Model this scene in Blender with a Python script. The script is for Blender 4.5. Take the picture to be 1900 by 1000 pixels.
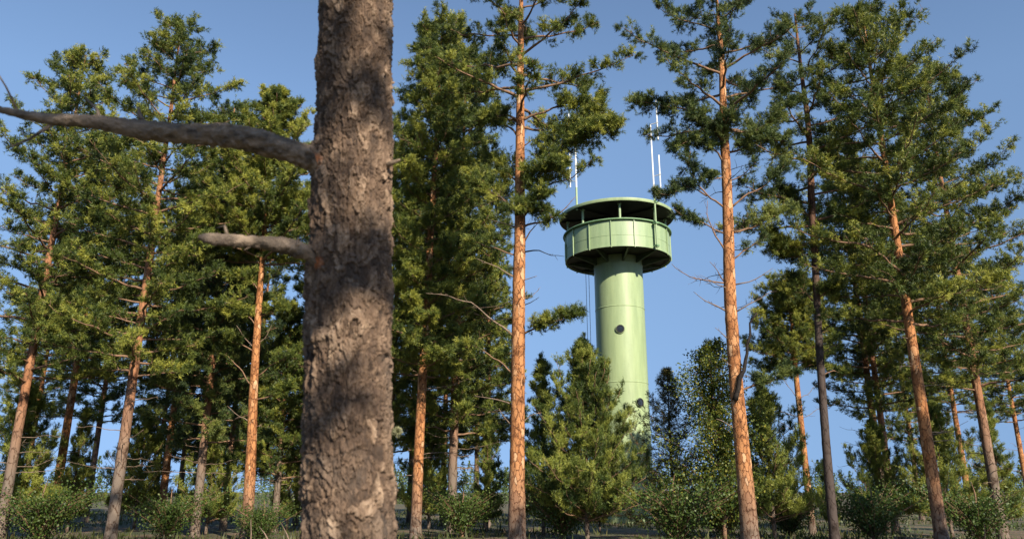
import bpy, math, random
import numpy as np
from mathutils import Vector

# ------------------------------------------------------------------ clear / render basics
for o in list(bpy.data.objects): bpy.data.objects.remove(o)
S = bpy.context.scene
COL = S.collection
rnd = random.Random(7)
RS = np.random.RandomState

# ------------------------------------------------------------------ camera
FPX = 1400.0; PITCH = math.radians(16.3); CAMZ = 1.6
CX, CY = 950.0, 502.0
cam = bpy.data.cameras.new('camera'); camo = bpy.data.objects.new('camera', cam); COL.objects.link(camo)
cam.sensor_width = 36.0; cam.lens = FPX/1900*36; cam.clip_start = 0.1; cam.clip_end = 5000
camo.location = (0, 0, CAMZ); camo.rotation_euler = (math.pi/2+PITCH, 0, 0)
cam.dof.use_dof = True; cam.dof.focus_distance = 24.0; cam.dof.aperture_fstop = 2.2
S.camera = camo

# ------------------------------------------------------------------ world, sun, exposure
SUN_EL = math.radians(31); SUN_AZ = math.radians(28)        # sun behind the camera, to its right
sun_dir = Vector((math.sin(SUN_AZ)*math.cos(SUN_EL), -math.cos(SUN_AZ)*math.cos(SUN_EL), math.sin(SUN_EL)))
W = bpy.data.worlds.new('World'); S.world = W; W.use_nodes = True
wn = W.node_tree; wn.nodes.clear()
sky = wn.nodes.new('ShaderNodeTexSky'); sky.sky_type = 'NISHITA'; sky.sun_disc = False
sky.sun_elevation = SUN_EL; sky.sun_rotation = math.pi-SUN_AZ
sky.air_density = 1.0; sky.dust_density = 0.15; sky.ozone_density = 2.2
bg = wn.nodes.new('ShaderNodeBackground'); bg.inputs[1].default_value = 0.108
wo = wn.nodes.new('ShaderNodeOutputWorld')
# clear autumn air: the sky stays blue down to the horizon (low view directions read the sky a little higher up)
wtc = wn.nodes.new('ShaderNodeTexCoord'); wsp = wn.nodes.new('ShaderNodeSeparateXYZ'); wma = wn.nodes.new('ShaderNodeMath'); wma.operation = 'MULTIPLY_ADD'
wma.inputs[1].default_value = 0.22; wma.inputs[2].default_value = 0.345
wmx = wn.nodes.new('ShaderNodeMath'); wmx.operation = 'MAXIMUM'; wcb = wn.nodes.new('ShaderNodeCombineXYZ'); wnm = wn.nodes.new('ShaderNodeVectorMath'); wnm.operation = 'NORMALIZE'
for a_, b_ in ((wtc.outputs['Generated'], wsp.inputs[0]), (wsp.outputs[2], wma.inputs[0]), (wma.outputs[0], wmx.inputs[0]), (wsp.outputs[2], wmx.inputs[1]), (wsp.outputs[0], wcb.inputs[0]),
               (wsp.outputs[1], wcb.inputs[1]), (wmx.outputs[0], wcb.inputs[2]), (wcb.outputs[0], wnm.inputs[0]), (wnm.outputs[0], sky.inputs[0])): wn.links.new(a_, b_)
wn.links.new(sky.outputs[0], bg.inputs[0]); wn.links.new(bg.outputs[0], wo.inputs[0])
sl = bpy.data.lights.new('sun', 'SUN'); sl.energy = 5.0; sl.angle = math.radians(0.5); sl.color = (1.0, 0.90, 0.74)
so = bpy.data.objects.new('sun', sl); COL.objects.link(so); so.location = (20, -30, 40)
so.rotation_euler = sun_dir.to_track_quat('Z', 'Y').to_euler()
S.view_settings.view_transform = 'Standard'; S.view_settings.look = 'None'
S.view_settings.exposure = 0.75; S.view_settings.gamma = 1.0

# ------------------------------------------------------------------ pixel helpers (pixels of the 1900x1000 photograph)
cp, sp = math.cos(PITCH), math.sin(PITCH)
def P(x, y, Y):
    a = (x-CX)/FPX; b = (CY-y)/FPX
    dy = cp-b*sp; dz = sp+b*cp
    k = Y/dy
    return np.array((a*k, Y, CAMZ+dz*k))
def depth(p): return p[1]*cp+(p[2]-CAMZ)*sp
def wid(px, p): return px/FPX*depth(p)

# ------------------------------------------------------------------ numpy noise
def _h(ix, iy, iz, s):
    n = (ix.astype(np.int64)*374761393+iy.astype(np.int64)*668265263+iz.astype(np.int64)*2147483647+s*1274126177) & 0xffffffff
    n = ((n ^ (n >> 13))*1274126177) & 0xffffffff
    n = ((n ^ (n >> 16))*2246822519) & 0xffffffff
    return ((n ^ (n >> 15)) & 0xffffff)/float(0xffffff)
def noise(p, s=0):
    i = np.floor(p); f = p-i; f = f*f*(3-2*f); i = i.astype(np.int64); r = 0
    for dx in (0, 1):
        for dy in (0, 1):
            for dz in (0, 1):
                w = (f[:, 0] if dx else 1-f[:, 0])*(f[:, 1] if dy else 1-f[:, 1])*(f[:, 2] if dz else 1-f[:, 2])
                r = r+w*_h(i[:, 0]+dx, i[:, 1]+dy, i[:, 2]+dz, s)
    return r*2-1
def fbm(p, o=4, s=0):
    r = 0; a = 1.0
    for k in range(o):
        r = r+a*noise(p*2**k, s+k*17); a *= .5
    return r/2
def cells(p, s=0):
    """F1, F2, id hash, offset vector of nearest feature point (3D)"""
    i = np.floor(p).astype(np.int64); n = len(p)
    f1 = np.full(n, 9.); f2 = np.full(n, 9.); idh = np.zeros(n); off = np.zeros((n, 3))
    for dx in (-1, 0, 1):
        for dy in (-1, 0, 1):
            for dz in (-1, 0, 1):
                cx, cy, cz = i[:, 0]+dx, i[:, 1]+dy, i[:, 2]+dz
                q = np.stack((cx+_h(cx, cy, cz, s), cy+_h(cx, cy, cz, s+1), cz+_h(cx, cy, cz, s+2)), 1)
                d = p-q; l = np.sqrt((d*d).sum(1))
                m = l < f1
                f2 = np.where(m, f1, np.minimum(f2, l))
                idh = np.where(m, _h(cx, cy, cz, s+3), idh); off[m] = d[m]
                f1 = np.where(m, l, f1)
    return f1, f2, idh, off

# ------------------------------------------------------------------ materials
def newmat(name):
    m = bpy.data.materials.new(name); m.use_nodes = True
    t = m.node_tree; t.nodes.clear()
    o = t.nodes.new('ShaderNodeOutputMaterial')
    return m, t, o
def N(t, ty, **kw):
    n = t.nodes.new(ty)
    for k, v in kw.items():
        if k.startswith('i_'): n.inputs[k[2:].replace('_', ' ')].default_value = v
        else: setattr(n, k, v)
    return n
def ramp(t, stops):
    r = t.nodes.new('ShaderNodeValToRGB'); e = r.color_ramp.elements
    e[0].position, e[0].color = stops[0][0], (*stops[0][1], 1)
    e[1].position, e[1].color = stops[-1][0], (*stops[-1][1], 1)
    for p, c in stops[1:-1]:
        n = e.new(p); n.color = (*c, 1)
    return r

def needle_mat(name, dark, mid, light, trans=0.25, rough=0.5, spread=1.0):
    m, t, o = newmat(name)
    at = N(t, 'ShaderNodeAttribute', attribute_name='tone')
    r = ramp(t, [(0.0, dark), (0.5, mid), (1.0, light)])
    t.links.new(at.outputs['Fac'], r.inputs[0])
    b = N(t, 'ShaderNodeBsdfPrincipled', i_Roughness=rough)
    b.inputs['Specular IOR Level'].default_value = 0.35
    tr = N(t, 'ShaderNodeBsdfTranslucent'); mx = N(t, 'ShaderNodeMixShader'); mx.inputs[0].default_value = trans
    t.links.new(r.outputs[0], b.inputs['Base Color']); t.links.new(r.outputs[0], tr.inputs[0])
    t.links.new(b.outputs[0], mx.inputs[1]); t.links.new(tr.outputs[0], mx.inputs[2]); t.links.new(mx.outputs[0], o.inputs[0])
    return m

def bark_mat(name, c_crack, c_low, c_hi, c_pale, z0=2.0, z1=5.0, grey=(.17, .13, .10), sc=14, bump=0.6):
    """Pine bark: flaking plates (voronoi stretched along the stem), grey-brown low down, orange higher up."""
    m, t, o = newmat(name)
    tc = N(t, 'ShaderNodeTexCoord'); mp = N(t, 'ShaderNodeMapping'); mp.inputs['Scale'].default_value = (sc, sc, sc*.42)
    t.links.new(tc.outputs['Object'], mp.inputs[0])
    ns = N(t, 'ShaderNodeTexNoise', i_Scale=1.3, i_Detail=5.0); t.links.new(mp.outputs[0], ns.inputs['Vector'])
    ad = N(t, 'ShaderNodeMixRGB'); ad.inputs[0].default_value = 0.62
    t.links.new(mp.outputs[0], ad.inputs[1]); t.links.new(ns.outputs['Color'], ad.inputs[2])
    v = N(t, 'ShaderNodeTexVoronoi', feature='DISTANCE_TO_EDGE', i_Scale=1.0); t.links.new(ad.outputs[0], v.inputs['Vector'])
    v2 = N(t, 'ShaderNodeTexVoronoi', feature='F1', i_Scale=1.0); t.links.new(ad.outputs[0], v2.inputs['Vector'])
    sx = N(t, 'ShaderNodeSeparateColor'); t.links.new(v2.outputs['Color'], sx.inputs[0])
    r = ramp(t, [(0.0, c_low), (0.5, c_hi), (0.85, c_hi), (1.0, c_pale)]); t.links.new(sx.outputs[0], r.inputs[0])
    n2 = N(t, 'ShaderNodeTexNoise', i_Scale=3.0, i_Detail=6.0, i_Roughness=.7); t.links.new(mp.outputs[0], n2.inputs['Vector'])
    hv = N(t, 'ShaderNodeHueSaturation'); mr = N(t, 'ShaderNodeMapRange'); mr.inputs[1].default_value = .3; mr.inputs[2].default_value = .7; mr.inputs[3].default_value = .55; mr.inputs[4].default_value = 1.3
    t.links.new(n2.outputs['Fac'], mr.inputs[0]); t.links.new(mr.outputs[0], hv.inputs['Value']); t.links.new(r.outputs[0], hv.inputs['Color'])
    # height: grey plates near the foot
    sp_ = N(t, 'ShaderNodeSeparateXYZ'); t.links.new(tc.outputs['Object'], sp_.inputs[0])
    mz = N(t, 'ShaderNodeMapRange'); mz.inputs[1].default_value = z0; mz.inputs[2].default_value = z1
    t.links.new(sp_.outputs[2], mz.inputs[0])
    gm = N(t, 'ShaderNodeMixRGB'); gm.inputs[1].default_value = (*grey, 1); t.links.new(mz.outputs[0], gm.inputs[0]); t.links.new(hv.outputs[0], gm.inputs[2])
    ck = ramp(t, [(0.0, (0, 0, 0)), (0.06, (1, 1, 1))]); t.links.new(v.outputs['Distance'], ck.inputs[0])
    cm = N(t, 'ShaderNodeMixRGB'); cm.inputs[1].default_value = (*c_crack, 1)
    t.links.new(ck.outputs[0], cm.inputs[0]); t.links.new(gm.outputs[0], cm.inputs[2])
    # broad dark scars round old whorls
    n3 = N(t, 'ShaderNodeTexNoise', i_Scale=1.1, i_Detail=4.0); mp3 = N(t, 'ShaderNodeMapping'); mp3.inputs['Scale'].default_value = (3.2, 3.2, 2.4)
    t.links.new(tc.outputs['Object'], mp3.inputs[0]); t.links.new(mp3.outputs[0], n3.inputs['Vector'])
    r3 = ramp(t, [(0.30, (.30, .24, .2)), (0.46, (1, 1, 1))]); t.links.new(n3.outputs['Fac'], r3.inputs[0])
    mu = N(t, 'ShaderNodeMixRGB', blend_type='MULTIPLY'); mu.inputs[0].default_value = 1.0
    t.links.new(cm.outputs[0], mu.inputs[1]); t.links.new(r3.outputs[0], mu.inputs[2])
    b = N(t, 'ShaderNodeBsdfPrincipled', i_Roughness=0.8); b.inputs['Specular IOR Level'].default_value = .25
    t.links.new(mu.outputs[0], b.inputs['Base Color'])
    hm = N(t, 'ShaderNodeMath', operation='ADD'); hs = N(t, 'ShaderNodeMath', operation='MULTIPLY'); hs.inputs[1].default_value = .5
    t.links.new(n2.outputs['Fac'], hs.inputs[0]); t.links.new(ck.outputs[0], hm.inputs[0]); t.links.new(hs.outputs[0], hm.inputs[1])
    bp = N(t, 'ShaderNodeBump', i_Strength=bump, i_Distance=0.02); t.links.new(hm.outputs[0], bp.inputs['Height'])
    t.links.new(bp.outputs[0], b.inputs['Normal']); t.links.new(b.outputs[0], o.inputs[0])
    return m

def rough_mat(name, c0, c1, scale=8, rough=.8, bump=.4, stretch=(1, 1, 1), detail=6.0):
    m, t, o = newmat(name)
    tc = N(t, 'ShaderNodeTexCoord'); mp = N(t, 'ShaderNodeMapping'); mp.inputs['Scale'].default_value = stretch
    ns = N(t, 'ShaderNodeTexNoise', i_Scale=scale, i_Detail=detail, i_Roughness=.65)
    t.links.new(tc.outputs['Object'], mp.inputs[0]); t.links.new(mp.outputs[0], ns.inputs['Vector'])
    r = ramp(t, [(0.3, c0), (0.7, c1)]); t.links.new(ns.outputs['Fac'], r.inputs[0])
    b = N(t, 'ShaderNodeBsdfPrincipled', i_Roughness=rough); b.inputs['Specular IOR Level'].default_value = .3
    t.links.new(r.outputs[0], b.inputs['Base Color'])
    bp = N(t, 'ShaderNodeBump', i_Strength=bump, i_Distance=0.02); t.links.new(ns.outputs['Fac'], bp.inputs['Height'])
    t.links.new(bp.outputs[0], b.inputs['Normal']); t.links.new(b.outputs[0], o.inputs[0])
    return m

def big_bark_mat():
    m, t, o = newmat('old_pine_bark')
    at = N(t, 'ShaderNodeAttribute', attribute_name='plate')
    ac = N(t, 'ShaderNodeAttribute', attribute_name='crack')
    af = N(t, 'ShaderNodeAttribute', attribute_name='fresh')
    tc = N(t, 'ShaderNodeTexCoord')
    mp = N(t, 'ShaderNodeMapping'); mp.inputs['Scale'].default_value = (30, 30, 11)
    t.links.new(tc.outputs['Object'], mp.inputs[0])
    n1 = N(t, 'ShaderNodeTexNoise', i_Scale=1.0, i_Detail=8.0, i_Roughness=.7); t.links.new(mp.outputs[0], n1.inputs['Vector'])
    n0 = N(t, 'ShaderNodeTexNoise', i_Scale=4.0, i_Detail=3.0); t.links.new(tc.outputs['Object'], n0.inputs['Vector'])
    a1 = N(t, 'ShaderNodeMath', operation='MULTIPLY'); a1.inputs[1].default_value = .6; t.links.new(at.outputs['Fac'], a1.inputs[0])
    a2 = N(t, 'ShaderNodeMath', operation='MULTIPLY_ADD'); a2.inputs[1].default_value = .55; t.links.new(n1.outputs['Fac'], a2.inputs[0]); t.links.new(a1.outputs[0], a2.inputs[2])
    r = ramp(t, [(0.2, (.026, .019, .015)), (0.40, (.070, .047, .034)), (0.54, (.132, .085, .057)), (0.68, (.215, .145, .098)), (0.9, (.41, .295, .205))])
    t.links.new(a2.outputs[0], r.inputs[0])
    gr = N(t, 'ShaderNodeMixRGB'); gr.inputs[2].default_value = (.095, .085, .075, 1)
    gv = N(t, 'ShaderNodeMapRange'); gv.inputs[1].default_value = .48; gv.inputs[2].default_value = .68; gv.inputs[3].default_value = 0; gv.inputs[4].default_value = .28
    t.links.new(n0.outputs['Fac'], gv.inputs[0]); t.links.new(gv.outputs[0], gr.inputs[0]); t.links.new(r.outputs[0], gr.inputs[1])
    ck = N(t, 'ShaderNodeMixRGB'); ck.inputs[2].default_value = (.012, .008, .007, 1)
    t.links.new(ac.outputs['Fac'], ck.inputs[0]); t.links.new(gr.outputs[0], ck.inputs[1])
    fr = N(t, 'ShaderNodeMixRGB'); fr.inputs[2].default_value = (.52, .17, .06, 1)
    t.links.new(af.outputs['Fac'], fr.inputs[0]); t.links.new(ck.outputs[0], fr.inputs[1])
    b = N(t, 'ShaderNodeBsdfPrincipled', i_Roughness=0.85); b.inputs['Specular IOR Level'].default_value = .25
    t.links.new(fr.outputs[0], b.inputs['Base Color'])
    n2 = N(t, 'ShaderNodeTexNoise', i_Scale=2.4, i_Detail=7.0, i_Roughness=.7); t.links.new(mp.outputs[0], n2.inputs['Vector'])
    bp = N(t, 'ShaderNodeBump', i_Strength=.7, i_Distance=0.012); t.links.new(n2.outputs['Fac'], bp.inputs['Height'])
    t.links.new(bp.outputs[0], b.inputs['Normal']); t.links.new(b.outputs[0], o.inputs[0])
    return m

def paint_mat(name, col, col2, rough=.45, streak=True):
    m, t, o = newmat(name)
    tc = N(t, 'ShaderNodeTexCoord'); mp = N(t, 'ShaderNodeMapping'); mp.inputs['Scale'].default_value = (2.2, 2.2, .28)
    t.links.new(tc.outputs['Object'], mp.inputs[0])
    ns = N(t, 'ShaderNodeTexNoise', i_Scale=1.5, i_Detail=6.0, i_Roughness=.6); t.links.new(mp.outputs[0], ns.inputs['Vector'])
    r = ramp(t, [(0.32, col2), (0.6, col)]); t.links.new(ns.outputs['Fac'], r.inputs[0])
    n2 = N(t, 'ShaderNodeTexNoise', i_Scale=9.0, i_Detail=5.0, i_Roughness=.7); t.links.new(tc.outputs['Object'], n2.inputs['Vector'])
    r2 = ramp(t, [(0.27, (.62, .66, .55)), (0.42, (1, 1, 1))]); t.links.new(n2.outputs['Fac'], r2.inputs[0])
    mu = N(t, 'ShaderNodeMixRGB', blend_type='MULTIPLY'); mu.inputs[0].default_value = .45
    t.links.new(r.outputs[0], mu.inputs[1]); t.links.new(r2.outputs[0], mu.inputs[2])
    b = N(t, 'ShaderNodeBsdfPrincipled', i_Roughness=rough); t.links.new(mu.outputs[0], b.inputs['Base Color'])
    bp = N(t, 'ShaderNodeBump', i_Strength=.12, i_Distance=0.02); t.links.new(ns.outputs['Fac'], bp.inputs['Height'])
    t.links.new(bp.outputs[0], b.inputs['Normal']); t.links.new(b.outputs[0], o.inputs[0])
    return m

M = {}
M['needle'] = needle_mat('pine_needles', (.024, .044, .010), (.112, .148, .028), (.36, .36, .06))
M['needle_cool'] = needle_mat('pine_needles_bluish', (.022, .044, .018), (.092, .130, .036), (.27, .30, .07))
M['needle_young'] = needle_mat('young_pine_needles', (.032, .058, .014), (.115, .155, .030), (.30, .32, .06))
M['spruce'] = needle_mat('spruce_needles', (.035, .050, .016), (.10, .105, .030), (.24, .18, .06))
M['leaf'] = needle_mat('birch_leaves', (.035, .060, .012), (.11, .145, .024), (.42, .36, .05), trans=.35)
M['floor_plants'] = needle_mat('undergrowth_blades', (.06, .045, .02), (.06, .085, .02), (.14, .13, .05), trans=.2)
M['bush'] = needle_mat('shrub_leaves', (.03, .06, .012), (.075, .12, .022), (.15, .18, .04), trans=.3)
M['bark'] = bark_mat('pine_bark_orange', (.17, .06, .028), (.33, .132, .048), (.48, .215, .085), (.66, .41, .23), bump=1.0, z0=.3, z1=2.2, sc=24)
M['bark_far'] = bark_mat('pine_bark_brown', (.07, .035, .02), (.24, .11, .055), (.34, .155, .075), (.42, .24, .14), bump=.6)
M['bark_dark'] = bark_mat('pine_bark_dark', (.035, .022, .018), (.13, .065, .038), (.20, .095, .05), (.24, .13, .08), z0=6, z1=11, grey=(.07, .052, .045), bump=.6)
M['big'] = big_bark_mat()
M['limb'] = rough_mat('pine_limb_bark', (.10, .065, .042), (.30, .17, .10), 9, stretch=(1, 1, 1))
M['dead'] = rough_mat('dead_grey_wood', (.10, .07, .05), (.30, .21, .15), 10)
M['deadblack'] = rough_mat('dark_dead_wood', (.008, .006, .005), (.028, .02, .016), 10)
M['grey_branch'] = rough_mat('weathered_branch', (.025, .019, .015), (.34, .255, .185), 16, stretch=(.45, 1, 1), bump=.9, detail=9.0)
M['lichen'] = rough_mat('lichen', (.20, .19, .10), (.42, .42, .24), 40, bump=1)
M['green'] = paint_mat('pale_green_paint', (.325, .41, .215), (.25, .325, .17))
M['green_panel'] = paint_mat('parapet_green_paint', (.30, .39, .21), (.225, .315, .165))
M['under'] = rough_mat('underside_painted_shade', (.014, .015, .012), (.035, .035, .026), 3, rough=.6, bump=.1)  # near-black: the shade beneath platform and roof is put into the colour
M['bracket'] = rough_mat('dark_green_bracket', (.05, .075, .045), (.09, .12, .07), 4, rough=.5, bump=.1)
M['rail'] = rough_mat('rail_green', (.12, .22, .11), (.2, .33, .17), 4, rough=.5, bump=.1)
M['white'] = rough_mat('white_antenna_tube', (.72, .72, .70), (.82, .82, .8), 3, rough=.35, bump=.02)
M['steel'] = rough_mat('galvanised_steel', (.25, .26, .26), (.38, .38, .37), 8, rough=.4, bump=.05)
M['cable'] = rough_mat('black_cable', (.02, .02, .022), (.05, .05, .05), 8, rough=.6, bump=.05)
def glass_mat():
    m, t, o = newmat('porthole_glass')
    b = N(t, 'ShaderNodeBsdfPrincipled', i_Roughness=0.12); b.inputs['Base Color'].default_value = (.02, .025, .035, 1)
    t.links.new(b.outputs[0], o.inputs[0]); return m
M['glass'] = glass_mat()
M['gasket'] = rough_mat('porthole_gasket', (.02, .02, .02), (.04, .04, .04), 8, rough=.7, bump=.05)

# ------------------------------------------------------------------ mesh building
class MB:
    def __init__(s): s.v = []; s.f = []; s.n = 0; s.att = {}
    def add(s, v, f):
        s.v.append(np.asarray(v, float)); s.f += [tuple(i+s.n for i in q) for q in f]; s.n += len(v)
    def tube(s, pts, rad, seg=8, cap=True, disp=0, dsc=6, seed=0):
        pts = np.asarray(pts, float); n = len(pts); rad = np.broadcast_to(np.asarray(rad, float), (n,))
        tg = np.gradient(pts, axis=0); tg /= np.linalg.norm(tg, axis=1)[:, None]+1e-9
        up = np.array((0, 0, 1.)) if abs(tg[0][2]) < .8 else np.array((1., 0, 0))
        a = np.cross(tg, up); a /= np.linalg.norm(a, axis=1)[:, None]+1e-9; b = np.cross(tg, a)
        th = np.arange(seg)*2*math.pi/seg
        d = a[:, None, :]*np.cos(th)[None, :, None]+b[:, None, :]*np.sin(th)[None, :, None]
        rr = np.broadcast_to(rad[:, None, None], (n, seg, 1)).copy()
        v = pts[:, None, :]+d*rr
        if disp:
            k = fbm(v.reshape(-1, 3)*dsc, 3, seed).reshape(n, seg, 1)
            v = pts[:, None, :]+d*rr*(1+disp*k)
        f = []
        for i in range(n-1):
            for j in range(seg):
                k = (j+1) % seg; f.append((i*seg+j, i*seg+k, (i+1)*seg+k, (i+1)*seg+j))
        if cap: f += [tuple(range(seg-1, -1, -1)), tuple((n-1)*seg+j for j in range(seg))]
        s.add(v.reshape(-1, 3), f)
    def box(s, c, sx, sy, sz, ang=0):
        v = []
        for z in (-1, 1):
            for x, y in ((-1, -1), (1, -1), (1, 1), (-1, 1)):
                X, Y = x*sx/2, y*sy/2
                v.append((c[0]+X*math.cos(ang)-Y*math.sin(ang), c[1]+X*math.sin(ang)+Y*math.cos(ang), c[2]+z*sz/2))
        s.add(v, [(3, 2, 1, 0), (4, 5, 6, 7), (0, 1, 5, 4), (1, 2, 6, 5), (2, 3, 7, 6), (3, 0, 4, 7)])
    def lathe(s, prof, seg=96, closed=True, a0=0):
        n = len(prof); th = a0+np.arange(seg)*2*math.pi/seg
        v = np.array([[(r*math.cos(t), r*math.sin(t), z) for t in th] for r, z in prof]).reshape(-1, 3)
        f = []
        for i in range(n if closed else n-1):
            i2 = (i+1) % n
            for j in range(seg):
                k = (j+1) % seg; f.append((i*seg+j, i*seg+k, i2*seg+k, i2*seg+j))
        s.add(v, f)
    def build(s, name, mat, parent=None, smooth=True, origin=None, auto=None):
        me = bpy.data.meshes.new(name)
        v = np.concatenate(s.v)
        if origin is not None: v = v-np.asarray(origin)
        me.from_pydata(v.tolist(), [], s.f); me.materials.append(mat)
        me.polygons.foreach_set('use_smooth', [smooth]*len(me.polygons)); me.update()
        if auto:
            try: me.set_sharp_from_angle(angle=math.radians(auto))
            except Exception: pass
        o = bpy.data.objects.new(name, me); COL.objects.link(o)
        if parent: o.parent = parent
        return o

def tri_mesh(name, v, mat, parent, tone=None, per=3):
    """v: (nfaces*per, 3); one tone per face"""
    nf = len(v)//per
    me = bpy.data.meshes.new(name)
    me.vertices.add(len(v)); me.vertices.foreach_set('co', np.ascontiguousarray(v, dtype=np.float32).ravel())
    me.loops.add(len(v)); me.loops.foreach_set('vertex_index', np.arange(len(v), dtype=np.int32))
    me.polygons.add(nf); me.polygons.foreach_set('loop_start', (np.arange(nf)*per).astype(np.int32))
    me.update(calc_edges=True)
    if tone is not None:
        a = me.attributes.new('tone', 'FLOAT', 'POINT'); a.data.foreach_set('value', np.repeat(tone, per).astype(np.float32))
    me.materials.append(mat)
    o = bpy.data.objects.new(name, me); COL.objects.link(o)
    if parent: o.parent = parent
    return o

def unit(a): return a/(np.linalg.norm(a, axis=-1, keepdims=True)+1e-9)
def needles(P0, D, L, per, nlen, nw, rs, fwd=.9):
    """shoots P0 (n,3) along D with length L; 'per' needle triangles each"""
    n = len(P0); D = unit(D)
    t = rs.rand(n, per, 1)
    base = P0[:, None]+D[:, None]*L[:, None, None]*t
    rad = rs.randn(n, per, 3); rad -= (rad*D[:, None]).sum(2, keepdims=True)*D[:, None]; rad = unit(rad)
    d = unit(rad+D[:, None]*fwd*(.5+rs.rand(n, per, 1)))
    ln = nlen*(.7+.5*rs.rand(n, per, 1))
    side = unit(np.cross(d, rs.randn(n, per, 3)))
    tip = base+d*ln; a = base-side*nw*.5; b = base+side*nw*.5
    return np.stack((a, b, tip), 2).reshape(-1, 3)

DENS = 1.75; NWID = 1.3; NLEN = 1.2
class Tree:
    def __init__(s, name, base, label, cat, seed, group=None, needle='needle'):
        s.o = bpy.data.objects.new(name, None); COL.objects.link(s.o); s.o.location = tuple(base); s.base = np.array(base, float)
        s.o.empty_display_size = .3
        s.o['label'] = label; s.o['category'] = cat
        if group: s.o['group'] = group
        s.rs = RS(seed); s.seed = seed
        s.sp = []; s.sd = []; s.sl = []; s.st = []; s.needle = needle; s.trunkpts = None
    def trunk(s, pts, rad, mat, seg=20, disp=.06, dsc=5, nring=90, name='trunk'):
        pts = np.asarray(pts, float); rad = np.asarray(rad, float)
        d = np.concatenate(([0], np.cumsum(np.linalg.norm(np.diff(pts, axis=0), axis=1))))
        t = np.linspace(0, d[-1], nring)
        q = np.stack([smooth_interp(t, d, pts[:, k]) for k in range(3)], 1)
        wob = np.stack((fbm(np.stack((t*.35, t*0+s.seed, t*0), 1), 2, 3), fbm(np.stack((t*.35, t*0+s.seed, t*0+9), 1), 2, 5), t*0), 1)*.05
        q = q+wob*(t/d[-1])[:, None]
        r = np.interp(t, d, rad)
        s.tp, s.tr = q, r
        m = MB(); m.tube(q, r, seg, disp=disp, dsc=dsc, seed=s.seed); return m.build(name, mat, s.o, origin=s.base)
    def at(s, z):
        i = np.clip(np.searchsorted(s.tp[:, 2], z), 1, len(s.tp)-1)
        k = (z-s.tp[i-1, 2])/(s.tp[i, 2]-s.tp[i-1, 2]+1e-9); k = min(max(k, 0), 1)
        return s.tp[i-1]*(1-k)+s.tp[i]*k, s.tr[i-1]*(1-k)+s.tr[i]*k
    def shoots(s, p, d, l, tone): s.sp.append(p); s.sd.append(d); s.sl.append(l); s.st.append(tone)
    def limb(s, pts, r0, r1=.006, leaf=None, ntw=14, twl=.45, nsh=10, mb=None, mat=None, name='branch', tone=0.5, seg=7, side=2, spread=.8, upb=.35, shl=.16, label=None, wob=.04, sub=True):
        """a limb along pts; foliage on twigs from fraction `leaf` to its end"""
        rs = s.rs
        pts = np.asarray(pts, float)
        d = np.concatenate(([0], np.cumsum(np.linalg.norm(np.diff(pts, axis=0), axis=1)))); L = d[-1]
        n = max(5, min(16, int(L*7)))
        t = np.linspace(0, L, n); q = np.stack([smooth_interp(t, d, pts[:, k]) for k in range(3)], 1)
        w = rs.randn(n, 3)*wob*min(L, 1.5)*.5; w[0] = 0; w = (w+np.roll(w, 1, 0))/2; w[0] = 0
        q = q+w
        own = mb is None
        if own: mb = MB()
        r = r0+(r1-r0)*(t/L)**.8
        mb.tube(q, r, seg, disp=.18, dsc=14, seed=s.seed)
        tang = unit(np.gradient(q, axis=0))
        def at(u):
            x = u*(n-1); i = int(min(n-2, x)); f = x-i
            return q[i]*(1-f)+q[i+1]*f, tang[i], r[i]
        if leaf is not None:
            ntw = int(ntw*1.25)
            for k in range(ntw):
                u = leaf+(1-leaf)*(k+rs.rand())/ntw
                p, tg, rr = at(min(u, 1))
                sd = rs.randn(3); sd[2] = sd[2]*.45+upb; sd -= sd.dot(tg)*tg*.5
                dr = unit(tg*.55*(1 if rs.rand() > .1 else -1)+unit(sd)*spread)
                l = twl*(.45+.75*rs.rand())*(1.15-.5*u)
                e = p+dr*l; mid = (p+e)/2+rs.randn(3)*l*.07
                mb.tube([p, mid, e], [max(.004, rr*.35), .005, .003], 4, cap=False)
                ns = max(3, int(nsh*DENS*(.6+.8*rs.rand())))
                f = rs.rand(ns, 1)**.45
                pp = p+(e-p)*f*1.02+rs.randn(ns, 3)*l*.15
                dd = unit(dr*.6+rs.randn(ns, 3)*.55+np.array((0, 0, upb)))
                tn = tone+.22*rs.randn()+rs.randn(ns)*.15
                s.shoots(pp, dd, shl*(.6+.7*rs.rand(ns)), tn)
        elif sub:
            for k in range(ntw if ntw < 9 else 4):          # bare side twigs
                u = .3+.65*rs.rand(); p, tg, rr = at(u)
                dr = unit(tg*.8+rs.randn(3)*.6+np.array((0, 0, .15))); l = twl*(.3+.8*rs.rand())*(1.1-.5*u)
                mb.tube([p, p+dr*l*.5+rs.randn(3)*l*.06, p+dr*l], [max(.004, rr*.5), .005, .002], 4, cap=False)
        if own:
            o = mb.build(name, mat or M['limb'], s.o, origin=s.base)
            if label: o['label'] = label
            return o
    def blob(s, c, rad, n, tone=.5, mb=None, shl=.16):
        """extra shoots in a cushion-shaped clump around c"""
        rs = s.rs; u = unit(rs.randn(n, 3))*(rs.rand(n, 1)**.4)*np.asarray(rad)
        s.shoots(np.asarray(c)+u, unit(u+rs.randn(n, 3)*.4*np.mean(rad)+np.array((0, 0, .3*np.mean(rad)))), shl*(.6+.7*rs.rand(n)), tone+rs.randn(n)*.2)
    def crown(s, per=18, nlen=.085, nw=.010, name='crown', fwd=.9, mat=None):
        p = np.concatenate(s.sp)-s.base; d = np.concatenate(s.sd); l = np.concatenate(s.sl); t = np.clip(np.concatenate(s.st), 0, 1)
        per = max(8, int(per*1.05))
        v = needles(p, d, l, per, nlen*NLEN, nw*NWID, s.rs, fwd)
        return tri_mesh(name, v, mat or M[s.needle], s.o, np.repeat(t, per))
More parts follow.
